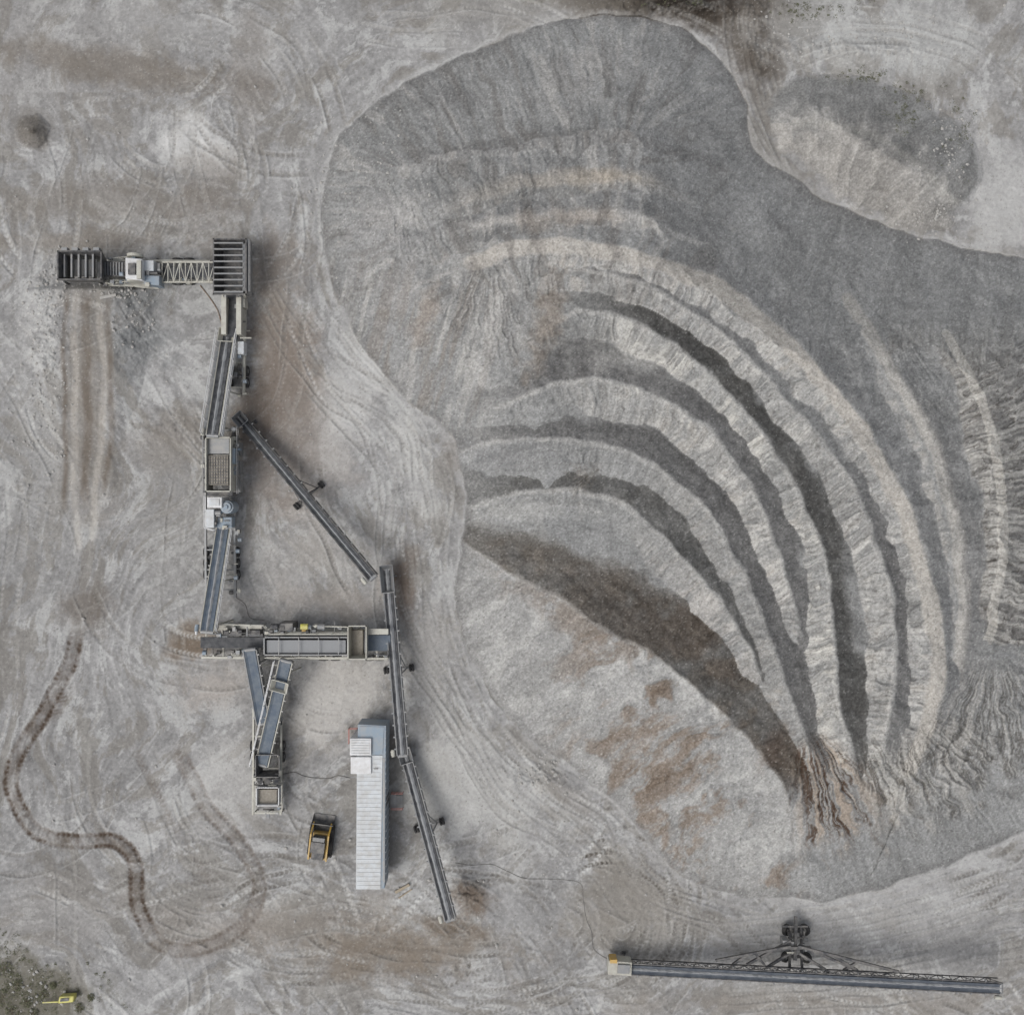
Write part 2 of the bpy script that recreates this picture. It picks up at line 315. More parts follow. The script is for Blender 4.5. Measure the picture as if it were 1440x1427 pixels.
lightface('R5',.65,(166,164,160),a0=230); lightface('R6',.75,(170,167,163),a0=220); lightface('T2',.4); lightface('T3',.4)
mx((isr('R1')&(rd<16))*ss(15,8,rd+midn*3)*.85,(168,164,158))
mx((isr('R1')&(~isin))*ss(13,17,rd)*ss(50,20,rd+midn*8)*ss(900,1050,xs)*.45,(120,120,120))
xf_=ss(600,720,xs)*ss(980,820,xs)
mx((isr('T2'))*ss(16,6,rd+midn*6)*.75*xf_,(162,156,148)); mx(isr('T3')*ss(12,4,rd+midn*5)*.6*xf_,(165,162,158))
darkface('T3',26,.5,(118,118,118)); darkface('T2',22,.35,(122,122,122))
mx((isr('T3')&isin)*ss(6,14,rd)*ss(34,20,rd+midn*8)*.6*xf_,(110,110,110)); mx((isr('T2')&isin)*ss(9,16,rd)*ss(34,24,rd)*.5*xf_,(118,118,117))
mx((isr('T1')&isin)*ss(4,12,rd+midn*5)*ss(60,20,rd+midn*14)*.5,(120,119,118))
NW=ss(1080,900,xs)*ss(520,380,ys)
mx(NW*ss(.1,.5,streak)*.45,(162,159,155)); mx(NW*ss(-.1,-.5,streak)*.45,(122,119,116))
WF=ss(760,620,xs)*ss(330,420,ys)*ss(700,560,ys)
wf=fbm((xs+ys*.25)/14,ys/110,640,5,.6)
mx(WF*ss(.05,.35,wf)*.6,(172,170,166)); mx(WF*ss(-.1,-.4,wf)*.5,(130,123,116))
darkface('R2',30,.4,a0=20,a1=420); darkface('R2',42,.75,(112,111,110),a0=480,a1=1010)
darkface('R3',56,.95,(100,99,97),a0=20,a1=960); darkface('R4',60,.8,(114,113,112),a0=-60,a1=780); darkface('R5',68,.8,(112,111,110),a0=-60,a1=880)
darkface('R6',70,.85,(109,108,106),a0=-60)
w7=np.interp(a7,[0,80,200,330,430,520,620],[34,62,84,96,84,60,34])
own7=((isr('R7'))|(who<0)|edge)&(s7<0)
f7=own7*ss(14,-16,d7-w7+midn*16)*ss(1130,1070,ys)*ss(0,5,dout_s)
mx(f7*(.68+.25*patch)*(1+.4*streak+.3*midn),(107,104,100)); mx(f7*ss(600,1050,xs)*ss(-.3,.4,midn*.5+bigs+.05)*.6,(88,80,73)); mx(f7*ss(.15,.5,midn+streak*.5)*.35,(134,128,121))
for k in ('R2','R3','R4','R5','R6','R7','E1'): mx(isr(k)*ss(6,1,rd+midn*2)*.4*(rd<6),(172,170,166))
eastE=edge&(xs>1250)&(ys>430)&(ys<1080)
Em=blur((isr('E2')|eastE).astype(np.float32),3)*ss(430,560,ys)
mx(Em*g01*.6,(174,171,165)); mx(Em*(1-g01)*.5,(108,105,102)); mx(Em*crack*.55,(90,86,82))
mx((isr('E1')&(rd<14))*ss(13,7,rd+midn*3)*.7,(165,162,157)); mx((isr('E1')&isin)*ss(12,20,rd)*g01*.55,(168,165,160))
darkface('E1',30,.5,(118,117,116),a0=60); mx((isr('E2')&(rd<7))*.6,(178,175,169))
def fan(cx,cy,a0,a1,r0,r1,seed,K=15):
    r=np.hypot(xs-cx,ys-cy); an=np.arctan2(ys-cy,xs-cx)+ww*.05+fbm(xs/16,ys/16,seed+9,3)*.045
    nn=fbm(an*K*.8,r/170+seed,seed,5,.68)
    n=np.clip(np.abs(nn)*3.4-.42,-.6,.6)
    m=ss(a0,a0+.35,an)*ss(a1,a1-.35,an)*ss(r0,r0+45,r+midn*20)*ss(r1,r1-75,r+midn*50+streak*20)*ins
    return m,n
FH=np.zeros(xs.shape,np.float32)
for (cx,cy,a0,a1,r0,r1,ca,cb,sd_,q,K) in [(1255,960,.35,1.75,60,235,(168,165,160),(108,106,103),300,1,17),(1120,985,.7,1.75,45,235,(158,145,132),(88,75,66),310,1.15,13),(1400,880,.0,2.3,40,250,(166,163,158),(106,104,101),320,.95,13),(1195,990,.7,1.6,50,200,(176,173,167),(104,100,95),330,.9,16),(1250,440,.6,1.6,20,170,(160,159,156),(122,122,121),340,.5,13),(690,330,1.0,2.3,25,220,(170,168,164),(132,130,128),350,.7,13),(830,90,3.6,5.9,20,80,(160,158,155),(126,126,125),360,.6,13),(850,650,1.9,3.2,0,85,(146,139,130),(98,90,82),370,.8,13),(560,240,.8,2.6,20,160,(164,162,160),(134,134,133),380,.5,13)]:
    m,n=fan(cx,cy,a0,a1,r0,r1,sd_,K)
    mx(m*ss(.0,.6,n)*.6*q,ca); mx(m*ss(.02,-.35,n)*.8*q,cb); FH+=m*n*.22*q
SW=blur((((isr('R7')&isin)|((edge|(who<0))&(ys>800)))*ss(1150,1085,xs)*ss(-60,40,ys-(790+(xs-650)*.25))*(1-f7)).astype(np.float32),3)
ang=-.72
wq=fbm(xs/70,ys/70,650,4,.6)
u=(xs*math.cos(ang)+ys*math.sin(ang)); v=(-xs*math.sin(ang)+ys*math.cos(ang))
bn=fbm(u/95+wq*.9,v/34+wq*1.3,230,6,.66)*.75+wq*.45
bn2=fbm(u/50+ww*.4,v/9+ww*.7,236,5,.65)
mx(SW*.7,(151,150,148)); mx(SW*ss(.0,-.35,bn+bn2*.3)*.55,(178,177,174))
mx(SW*ss(.02,.32,bn+bn2*.3)*.75*ss(720,880,xs),(127,117,108)); mx(SW*ss(.3,.55,bn+bn2*.3)*.5*ss(760,900,xs),(108,97,87)); mx(SW*ss(700,900,ys)*ss(50,10,np.abs((ys-(880+(xs-840)*.62))+midn*30))*ss(-.1,.3,midn+bigs)*.55,(122,112,103))
c1+=(SW*bn2*15)[...,None]; FH+=SW*(bn*.35+bn2*.1)
for (cx,cy,a,b,c,st_) in [(600,440,16,50,(136,128,121),.6),(765,460,20,65,(134,126,118),.6),(790,310,60,16,(138,130,122),.4),(690,465,12,75,(176,174,171),.65),(560,400,34,70,(150,149,148),.5),(860,250,50,12,(154,147,137),.6),(560,300,40,30,(168,166,163),.5),(1090,1050,18,30,(104,93,85),.5),(720,640,80,18,(130,130,130),.6),(740,720,90,14,(168,167,164),.5),(880,500,50,22,(174,172,168),.5),(520,330,40,60,(148,147,146),.5),(700,260,90,20,(122,122,121),.4),(560,540,60,30,(142,141,140),.4),(650,140,90,14,(124,123,122),.4),(820,110,60,40,(158,156,154),.35)]:
    q=np.sqrt(((xs-cx-(ys-cy)*-.25)/a)**2+((ys-cy)/b)**2)+midn*1.1
    mx(ss(1.5,.2,q)*st_*ins,c)
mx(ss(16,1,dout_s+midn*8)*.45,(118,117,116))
sp=vn(xs/1.5,ys/1.5,240); sp2=vn(xs/2.8,ys/2.8,241)
c1+=(sp*11+sp2*8+gul2*11*rough)[...,None]
mx((sp>.84)*.35,(186,185,182)); mx((sp<-.86)*.35,(92,91,90))
c2=np.zeros_like(c1); c2[:]=(149,147,144)
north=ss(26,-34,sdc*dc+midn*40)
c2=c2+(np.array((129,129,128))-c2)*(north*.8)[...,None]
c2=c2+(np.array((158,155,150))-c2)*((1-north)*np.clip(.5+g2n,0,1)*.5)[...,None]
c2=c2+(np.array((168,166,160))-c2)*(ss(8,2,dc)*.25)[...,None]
c2+=(sp*14+g2n*14+bigs*9+midn*16)[...,None]
cs=col[sub]
k1=ss(0,3,dout_s)[...,None]; k2=ss(0,13,d2+midn*14)[...,None]
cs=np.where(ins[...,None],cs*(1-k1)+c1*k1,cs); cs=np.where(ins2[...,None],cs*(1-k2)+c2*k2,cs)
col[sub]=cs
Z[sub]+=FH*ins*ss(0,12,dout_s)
col=np.clip((col-150)*1.22+147,26,226)
lin=((col/255+.055)/1.055)**2.4
lin=lin*np.array((.975,.985,.99),np.float32)
farm=far[...,None]; lin=lin*(1-farm)+np.array((.27,.265,.25),np.float32)*farm
kk=(H-Z)/H; kk=np.where(far>0,1.0,kk)
VX=(X-720)*S*kk; VY=(713.5-Y)*S*kk
CO=np.stack([VX,VY,Z],-1).reshape(-1,3).astype(np.float32)
CL=np.concatenate([lin,np.ones(X.shape+(1,))],-1).reshape(-1,4).astype(np.float32)
idx=np.arange(NX*NY).reshape(NY,NX)
quads=np.stack([idx[1:,:-1],idx[1:,1:],idx[:-1,1:],idx[:-1,:-1]],-1).reshape(-1,4)
pid=np.zeros(X.shape,np.int8); pid[dout>0]=1; pid[dout2>0]=2; pid[(rc<27)]=3
pidf=pid[:-1,:-1].reshape(-1)
def terrain_obj(name,fid,mat):
    q=quads[pidf==fid]; u,inv=np.unique(q,return_inverse=True); q=inv.reshape(-1,4).astype(np.int32)
    me=bpy.data.meshes.new(name); me.vertices.add(len(u)); me.vertices.foreach_set('co',CO[u].ravel())
    me.loops.add(q.size); me.loops.foreach_set('vertex_index',q.ravel())
    me.polygons.add(len(q)); me.polygons.foreach_set('loop_start',np.arange(0,q.size,4,dtype=np.int32)); me.polygons.foreach_set('loop_total',np.full(len(q),4,np.int32))
    me.update(calc_edges=True)
    a=me.color_attributes.new('Col','FLOAT_COLOR','POINT'); a.data.foreach_set('color',CL[u].ravel())
    me.polygons.foreach_set('use_smooth',np.ones(len(q),bool)); me.materials.append(mat)
    o=bpy.data.objects.new(name,me); C.objects.link(o); return o
def gz(px,py):
    i=int(np.argmin(np.abs(gx-px))); j=int(np.argmin(np.abs(gy-py))); return float(Z[j,i])
# ------------------------------------------------------------------ materials
def soil(name,var,bump,scale):
    m=bpy.data.materials.new(name); m.use_nodes=True; nt=m.node_tree; N=nt.nodes; K=nt.links
    b=N['Principled BSDF']; b.inputs['Roughness'].default_value=.95; b.inputs['Specular IOR Level'].default_value=.15
    at=N.new('ShaderNodeAttribute'); at.attribute_name='Col'
    tc=N.new('ShaderNodeTexCoord')
    n1=N.new('ShaderNodeTexNoise'); n1.inputs['Scale'].default_value=scale; n1.inputs['Detail'].default_value=3; n1.inputs['Roughness'].default_value=.7
    K.new(tc.outputs['Object'],n1.inputs['Vector'])
    mr=N.new('ShaderNodeMapRange'); mr.inputs[1].default_value=.3; mr.inputs[2].default_value=.7; mr.inputs[3].default_value=1-var; mr.inputs[4].default_value=1+var
    K.new(n1.outputs['Fac'],mr.inputs[0])
    vm=N.new('ShaderNodeVectorMath'); vm.operation='SCALE'; K.new(at.outputs['Color'],vm.inputs[0]); K.new(mr.outputs[0],vm.inputs['Scale'])
    K.new(vm.outputs[0],b.inputs['Base Color'])
    bp=N.new('ShaderNodeBump'); bp.inputs['Strength'].default_value=.6; bp.inputs['Distance'].default_value=bump
    K.new(n1.outputs['Fac'],bp.inputs['Height']); K.new(bp.outputs[0],b.inputs['Normal'])
    return m
g=terrain_obj('ground',0,soil('dusty_soil',.12,.08,3.2)); g['kind']='structure'
def tg(o,label,cat,group=None,kind=None):
    if label: o['label']=label
    if cat: o['category']=cat
    if group: o['group']=group
    if kind: o['kind']=kind
    return o
tg(terrain_obj('gravel_stockpile',1,soil('crushed_gravel',.17,.12,5)),'huge fan-shaped grey gravel stockpile with nested curved ridges','gravel pile')
tg(terrain_obj('gravel_stockpile',2,soil('old_gravel',.17,.12,4)),'smaller oval gravel pile with weedy crest beyond the huge stockpile','gravel pile')
tg(terrain_obj('gravel_heap',3,soil('dark_gravel',.2,.1,4)),'tiny dark cone of gravel alone near the upper left edge','gravel pile')
def pm(name,c,rough=.6,metal=0,dust=.35,dc=(.33,.31,.28),sc=1.5):
    m=bpy.data.materials.new(name); m.use_nodes=True; nt=m.node_tree; N=nt.nodes; K=nt.links
    b=N['Principled BSDF']; b.inputs['Roughness'].default_value=rough; b.inputs['Metallic'].default_value=metal
    tc=N.new('ShaderNodeTexCoord'); n=N.new('ShaderNodeTexNoise'); n.inputs['Scale'].default_value=sc; n.inputs['Detail'].default_value=6; n.inputs['Roughness'].default_value=.7
    K.new(tc.outputs['Object'],n.inputs['Vector'])
    r=N.new('ShaderNodeMapRange'); r.inputs[1].default_value=.38; r.inputs[2].default_value=.64; r.inputs[4].default_value=dust; K.new(n.outputs['Fac'],r.inputs[0])
    mxn=N.new('ShaderNodeMixRGB'); mxn.inputs[1].default_value=(*c,1); mxn.inputs[2].default_value=(*dc,1); K.new(r.outputs[0],mxn.inputs[0])
    K.new(mxn.outputs[0],b.inputs['Base Color'])
    return m
M=dict(cream=pm('cream_paint',(.44,.44,.39),.5,0,.6,(.27,.24,.2)),dark=pm('dark_steel',(.04,.042,.048),.55,.2,.45),steel=pm('grey_steel',(.2,.21,.22),.5,.3,.5),
 belt=pm('black_belt',(.035,.038,.044),.8,0,.5,(.17,.17,.17)),blue=pm('blue_grey_belt',(.075,.10,.135),.7,0,.5,(.19,.21,.22)),slate=pm('slate_belt',(.05,.06,.078),.7,0,.5,(.14,.155,.17)),load=pm('carried_gravel',(.27,.28,.29),.9,0,.5,(.2,.2,.2),9),
 tyre=pm('tyre_rubber',(.022,.022,.024),.85,0,.3,(.16,.15,.13)),rim=pm('rim_paint',(.3,.3,.29),.5,.1,.4),white=pm('white_paint',(.60,.61,.62),.45,0,.45),
 pale=pm('pale_roof',(.50,.53,.55),.5,0,.55),bluep=pm('blue_grey_paint',(.20,.26,.32),.5,0,.45),yel=pm('yellow_paint',(.5,.31,.05),.5,0,.45),red=pm('red_paint',(.32,.09,.07),.5,0,.4),
 glass=pm('dark_glass',(.02,.025,.03),.15,0,.15),rust=pm('rusty_steel',(.16,.11,.075),.8,0,.4),black=pm('black_rubber',(.06,.06,.06),.7,0,.5),
 wood=pm('weathered_timber',(.3,.25,.18),.8,0,.3),stone=pm('pale_stone',(.36,.355,.34),.9,0,.5),leaf=pm('weed_green',(.07,.08,.04),.8,0,.6,(.14,.13,.08),5),stem=pm('dry_stem',(.14,.1,.06),.9),
 yd=pm('lime_yellow_paint',(.5,.47,.1),.5,0,.4),deck=pm('screen_mesh',(.2,.18,.15),.8,0,.7,(.32,.3,.26),4))
# ------------------------------------------------------------------ mesh helper
class MB:
    def __init__(s): s.v=[];s.f=[]
    def poly(s,pts,faces):
        b=len(s.v); s.v+= [Vector(p) for p in pts]; s.f+=[tuple(b+i for i in f) for f in faces]; return s
    def hexa(s,bot,top):
        return s.poly(list(bot)+list(top),[(3,2,1,0),(4,5,6,7),(0,1,5,4),(1,2,6,5),(2,3,7,6),(3,0,4,7)])
    def bar(s,a,b,w,h,up=Vector((0,0,1))):
        a=Vector(a);b=Vector(b);d=(b-a).normalized(); x=d.cross(up)
        if x.length<.01: x=Vector((1,0,0))
        x.normalize(); y=x.cross(d).normalized(); x=x*w/2;y=y*h/2
        return s.hexa([a-x-y,a+x-y,a+x+y,a-x+y],[b-x-y,b+x-y,b+x+y,b-x+y])
    def tube(s,a,b,r,n=8):
        a=Vector(a);b=Vector(b);d=(b-a).normalized(); x=d.orthogonal().normalized(); y=d.cross(x)
        ring=[x*math.cos(6.2832*i/n)*r+y*math.sin(6.2832*i/n)*r for i in range(n)]
        return s.poly([a+q for q in ring]+[b+q for q in ring],[tuple(range(n))[::-1],tuple(range(n,2*n))]+[(i,(i+1)%n,n+(i+1)%n,n+i) for i in range(n)])
    def pq(s,pts,z0,z1):
        t=[W(x,y,z1) for x,y in pts]; b=[Vector((p.x,p.y,z0)) for p in t]; return s.hexa(b,t)
    def pb(s,x0,y0,x1,y1,z0,z1): return s.pq([(x0,y1),(x1,y1),(x1,y0),(x0,y0)],z0,z1)
    def ptube(s,a,b,r,n=10): return s.tube(W(*a),W(*b),r,n)
    def pbar(s,a,b,w,h): return s.bar(W(*a),W(*b),w,h)
    def build(s,name,mat,root=None,parent=None,bevel=0,label=None):
        o0=Vector(root['_o']) if root else Vector((0,0,0))
        me=bpy.data.meshes.new(name); me.from_pydata([tuple(v-o0) for v in s.v],[],s.f); me.update(); me.materials.append(mat)
        o=bpy.data.objects.new(name,me); C.objects.link(o)
        p=parent or root
        if p: o.parent=p
        if bevel:
            b=o.modifiers.new('bevel','BEVEL'); b.width=bevel; b.segments=2; b.limit_method='ANGLE'
        if label: o['label']=label
        return o
def root(name,loc,label,cat,group=None):
    o=bpy.data.objects.new(name,None); o.location=loc; C.objects.link(o); o['_o']=list(loc); tg(o,label,cat,group); return o
_wc={}
def wheel(rt,c,axis,r=.5,w=.3):
    key=(r,w)
    if key not in _wc:
        n=28; prof=[(-w/2,r*.55),(-w/2,r*.9),(-w*.38,r),(w*.38,r),(w/2,r*.9),(w/2,r*.55)]
        v=[];f=[]
        for i in range(n):
            a=6.28318*i/n
            for k,(z,q) in enumerate(prof):
                qq=q*(1.035 if (k in(2,3) and i%2) else 1); v.append((qq*math.cos(a),qq*math.sin(a),z))
        m=len(prof)
        for i in range(n):
            for k in range(m): f.append((i*m+k,((i+1)%n)*m+k,((i+1)%n)*m+(k+1)%m,i*m+(k+1)%m))
        me=bpy.data.meshes.new('tyre'); me.from_pydata(v,[],f); me.materials.append(M['tyre'])
        mb=MB(); mb.tube((0,0,-w*.32),(0,0,w*.32),r*.56,20); mb.tube((0,0,-w*.46),(0,0,w*.46),r*.2,10)
        m2=bpy.data.meshes.new('rim'); m2.from_pydata([tuple(q) for q in mb.v],[],mb.f); m2.materials.append(M['rim'])
        _wc[key]=(me,m2)
    a,b=_wc[key]
    o=bpy.data.objects.new('wheel',a); C.objects.link(o); o.parent=rt; o.location=Vector(c)-Vector(rt['_o']); o.rotation_mode='QUATERNION'; o.rotation_quaternion=Vector(axis).to_track_quat('Z','Y')
    q=bpy.data.objects.new('rim',b); C.objects.link(q); q.parent=o
    return o
def conveyor(label,a,b,w=.9,belt='belt',frame='dark',name='belt_conveyor',group=None,axles=(),legs=(),hopper=None,rails=None,load=0,step=1.1,depth=.55,axle_half=1.6,rt=None,walk=0,head=True,cat='conveyor'):
    A=W(*a);B=W(*b)
    if rt is None: rt=root(name,(A.x,A.y,0),label,cat,group)
    d=(B-A); Ln=d.length; d.normalize(); s=Vector((d.y,-d.x,0)).normalized(); n=s.cross(d).normalized()
    if n.z<0: n=-n
    O=Vector(rt['_o'])
    mb=MB(); prof=[(-w/2,.13),(-w*.3,.02),(w*.3,.02),(w/2,.13)]; K=24
    for i in range(K):
        p=A+d*Ln*i/K; q=A+d*Ln*(i+1)/K
        for j in range(3):
            (u0,h0),(u1,h1)=prof[j],prof[j+1]
            mb.poly([p+s*u0+n*h0,p+s*u1+n*h1,q+s*u1+n*h1,q+s*u0+n*h0],[(0,1,2,3)])
    mb.poly([A-s*w/2-n*.22,A+s*w/2-n*.22,B+s*w/2-n*.22,B-s*w/2-n*.22],[(0,1,2,3)])
    bt=mb.build('belt',M[belt],rt)
    if load:
        mb=MB(); K=int(Ln/.25); ww_=w*.55*load
        pts=[]
        for i in range(K+1):
            t=i/K; p=A+d*Ln*t; e=ww_/2*(.75+.4*random.random())
            pts+= [p-s*e+n*.04,p+n*(.1+.09*random.random()),p+s*e+n*.04]
        mb.poly(pts,[f for i in range(K) for f in ((3*i,3*i+1,3*i+4,3*i+3),(3*i+1,3*i+2,3*i+5,3*i+4))])
        mb.build('gravel_load',M['load'],rt,parent=bt)
    mb=MB(); e=w/2+.1
    for sg in(-1,1):
        mb.bar(A+s*e*sg,B+s*e*sg,.09,.16,n)
        mb.bar(A+s*(e+.02)*sg-n*depth,B+s*(e+.02)*sg-n*depth,.08,.09,n)
        m=max(2,int(Ln/1.1))
        for i in range(m):
            p=A+d*Ln*i/m+s*e*sg; q=A+d*Ln*(i+1)/m+s*e*sg
            if i%2: mb.bar(p-n*depth,q,.05,.05)
            else: mb.bar(p,q-n*depth,.05,.05)
            mb.bar(p,p-n*depth,.05,.05)
    for i in range(int(Ln/2.2)+1):
        p=A+d*min(Ln,2.2*i); mb.bar(p-s*e-n*depth,p+s*e-n*depth,.06,.06)
    mb.build('frame',M[frame],rt)
    r0=MB(); r0.tube(-s*(e+.1),s*(e+.1),.055,6); r0.bar(-s*(e+.2)+n*.05,-s*(e+.02)+n*.05,.12,.2); r0.bar(s*(e+.02)+n*.05,s*(e+.2)+n*.05,.12,.2)
    o=r0.build('roller',M['steel']); k=int(Ln/step)
    for i in range(k):
        q=o if i==0 else o.copy()
        if i: C.objects.link(q)
        q.parent=rt; q.location=A+d*(step*(i+.5))-n*.07-O
    for P_ in (A,B):
        mb=MB(); mb.tube(P_-s*(e-.05)-n*.1,P_+s*(e-.05)-n*.1,.2,16); mb.build('pulley',M['steel'],rt)
    if head:
        mb=MB(); c=B+s*(e+.35)-d*.3
        mb.tube(c-d*.3,c+d*.35,.18,12); mb.bar(c-n*.22-s*.1,c-n*.22+s*.25,.4,.12); mb.build('drive_motor',M['bluep'] if belt=='blue' else M['cream'],rt)
    for t in axles:
        c=A+d*Ln*t; mb=MB(); g=Vector((c.x,c.y,.36))
        mb.bar(g-s*(axle_half+.1),g+s*(axle_half+.1),.12,.12)
        for sg in(-1,1):
            mb.bar(g+s*sg*(axle_half-.5),c+s*sg*e-n*depth,.1,.1); mb.bar(g+s*sg*(axle_half-.5),c+s*sg*e-n*depth-d*1.6,.08,.08)
        mb.build('axle_frame',M[frame],rt)
        for sg in(-1,1):
            for o_ in(-.13,.13): wheel(rt,g+s*(sg*axle_half+o_),s,.35,.2)
    for t in legs:
        c=A+d*Ln*t
        for sg in(-1,1):
            mb=MB(); p=c+s*sg*e-n*depth; q=Vector((p.x,p.y,-.1))+s*sg*.3
            mb.bar(p,q,.12,.12); mb.bar(q+Vector((0,0,.12))-d*.2,q+Vector((0,0,.12))+d*.2,.3,.06); mb.build('support_leg',M[frame],rt)
    if hopper:
        t,lw,hh=hopper; c=A+d*Ln*t; mb=MB()
        lo=[c-d*lw*.4-s*w*.42+n*.1,c+d*lw*.4-s*w*.42+n*.1,c+d*lw*.4+s*w*.42+n*.1,c-d*lw*.4+s*w*.42+n*.1]
        hi=[c-d*lw*.5-s*w*.75+n*hh,c+d*lw*.5-s*w*.75+n*hh,c+d*lw*.5+s*w*.75+n*hh,c-d*lw*.5+s*w*.75+n*hh]
        for i in range(4):
            j=(i+1)%4; off=(lo[i]+lo[j])/2-c; off=Vector((off.x,off.y,0)).normalized()*.06
            mb.hexa([lo[i],lo[j],lo[j]+off,lo[i]+off],[hi[i],hi[j],hi[j]+off,hi[i]+off])
        mb.build('feed_hopper',M['cream'] if frame=='cream' else M['steel'],rt)
    if rails:
        for sg in rails:
            mb=MB(); q0=A+s*sg*(e+.35)+n*.9; q1=B+s*sg*(e+.35)+n*.9
            mb.bar(q0,q1,.06,.06); mb.bar(q0-n*.45,q1-n*.45,.05,.05)
            m=max(2,int(Ln/1.5))
            for i in range(m+1):
                p=A+d*Ln*i/m+s*sg*(e+.35); mb.bar(p-n*.1,p+n*.9,.05,.05)
            mb.build('handrail',M['white'],rt)
            if walk:
                mb=MB(); mb.hexa([A+s*sg*(e+.08)-n*.12,B+s*sg*(e+.08)-n*.12,B+s*sg*(e+.4)-n*.12,A+s*sg*(e+.4)-n*.12],[A+s*sg*(e+.08)-n*.06,B+s*sg*(e+.08)-n*.06,B+s*sg*(e+.4)-n*.06,A+s*sg*(e+.4)-n*.06]); mb.build('walkway',M['steel'],rt)
    return rt
GX=Vector((1,0,0));GY=Vector((0,1,0))
def pw(rt,px,py,axis,r=.5,w=.3): p=W(px,py,r); wheel(rt,p,axis,r,w)
def rails_rect(rt,pts,z,mat='cream',h=1.0):
    mb=MB(); P=[W(x,y,z+h) for x,y in pts]
    for a,b in zip(P,P[1:]):
        mb.bar(a,b,.06,.06); mb.bar(a-Vector((0,0,h*.5)),b-Vector((0,0,h*.5)),.05,.05)
        m=max(1,int((b-a).length/1.3))
        for i in range(m+1):
            p=a+(b-a)*i/m; mb.bar(p-Vector((0,0,h)),p,.05,.05)
    mb.build('handrail',M[mat],rt)
def fittings(rt,x0,y0,x1,y1,z0,z1,n,seed):
    r=random.Random(seed)
    for i in range(n):
        x=r.uniform(x0,x1);y=r.uniform(y0,y1);z=r.uniform(z0,z1);k=r.random()
        if k<.45:
            a,b=r.uniform(1.2,3.2),r.uniform(1.2,3.2); MB().pb(x-a,y-b,x+a,y+b,z-r.uniform(.3,.8),z).build('junction_box',M[r.choice(['dark','steel','cream','steel','bluep'])],rt,bevel=.02)
        elif k<.8:
            dx,dy=(r.uniform(5,16),0) if r.random()<.5 else (0,r.uniform(5,14)); MB().ptube((x-dx/2,y-dy/2,z),(x+dx/2,y+dy/2,z),r.uniform(.04,.09),7).build('pipe',M[r.choice(['dark','steel','cream','black'])],rt)
        else:
            MB().ptube((x-2,y,z),(x+3,y,z),.2,12).build('drive_motor',M[r.choice(['steel','dark','bluep'])],rt)
def bin_open(x0,y0,x1,y1,z0,z1,inset,th=.12):
    mb=MB(); o=[(x0,y1),(x1,y1),(x1,y0),(x0,y0)]; cx,cy=(x0+x1)/2,(y0+y1)/2
    hi=[W(x,y,z1) for x,y in o]; c=W(cx,cy,z1)
    lo=[Vector((c.x+(p.x-c.x)*inset,c.y+(p.y-c.y)*inset,z0)) for p in hi]
    for i in range(4):
        j=(i+1)%4; e=(hi[j]-hi[i]).normalized(); off=Vector((e.y,-e.x,0))*th
        mb.hexa([lo[i],lo[j],lo[j]+off,lo[i]+off],[hi[i]-e*th,hi[j]+e*th,hi[j]+off+e*th,hi[i]+off-e*th])
    return mb
# ------------------------------------------------------------------ 1 jaw plant
t=root('jaw_crusher_plant',tuple(W(190,380,0)),'cream portable jaw crusher plant with dark ribbed feed hopper at its left end','crusher')
bin_open(82,354,141,392,2.0,4.2,.8).build('feed_hopper',M['dark'],t)
MB().pb(88,358,136,388,2.0,2.15).build('hopper_floor',M['steel'],t)
for x in (92,102,112,122,132): MB().pbar((x,356,3.3),(x,391,3.3),.16,.5).build('hopper_rib',M['steel'],t)
for k in range(4): MB().pb(86+k*15,348,94+k*15,352,3.7,4.3).build('hopper_wing',M['steel'],t)
mb=MB()
for y in (366,394):
    mb.pbar((90,y,1.4),(296,y+2,1.4),.2,.35)
for x in (95,135,150,170,200,226,255,285): mb.pbar((x,366,1.4),(x,396,1.4),.15,.2)
mb.build('chassis_frame',M['cream'],t)
for x in (90,138,180,220): 
    for y in(364,396): MB().bar(W(x,y,1.4),W(x,y,1.4)-Vector((0,0,1.5)),.16,.16).build('support_leg',M['dark'],t)
MB().pq([(145,388),(176,389),(176,368),(145,367)],1.6,2.9).build('vibrating_feeder',M['dark'],t,bevel=.04)
mb=MB()
for k in range(7): mb.pbar((148+k*4,369,2.98),(148+k*4,387,2.98),.09,.1)
mb.build('grizzly_deck',M['steel'],t)
MB().pq([(176,392),(200,394),(200,364),(176,362)],1.5,3.7).build('jaw_body',M['white'],t,bevel=.08)
MB().pb(180,370,190,386,3.7,3.95).build('jaw_opening',M['dark'],t)
MB().pb(192,366,198,392,3.7,4.0).build('crusher_rib',M['cream'],t)
for y in (360,395): MB().tube(W(190,y-2,2.8),W(190,y+2,2.8),.75,24).build('flywheel',M['cream'],t)
MB().pq([(203,400),(224,401),(224,388),(203,387)],1.5,3.0).build('engine_housing',M['bluep'],t,bevel=.06)
MB().pq([(203,381),(216,381),(216,366),(203,366)],1.5,3.1).build('hydraulic_cabinet',M['pale'],t,bevel=.05)
MB().ptube((207,384,2.9),(222,384,2.9),.16).build('exhaust',M['dark'],t)
MB().pb(218,370,225,384,1.5,2.5).build('fuel_tank',M['steel'],t,bevel=.05)
MB().pq([(150,402),(222,404),(222,399),(150,396)],1.5,1.7).build('walkway',M['cream'],t)
rails_rect(t,[(148,398),(186,402),(222,405)],1.6,'cream')
rails_rect(t,[(150,363),(172,362),(200,360)],1.6,'cream')
fittings(t,146,362,226,402,1.9,3.3,26,1); fittings(t,228,368,298,396,1.6,2.2,8,2)
for x in(250,266):
    for y in(366,398): pw(t,x,y,GY,.5,.3)
mb=MB()
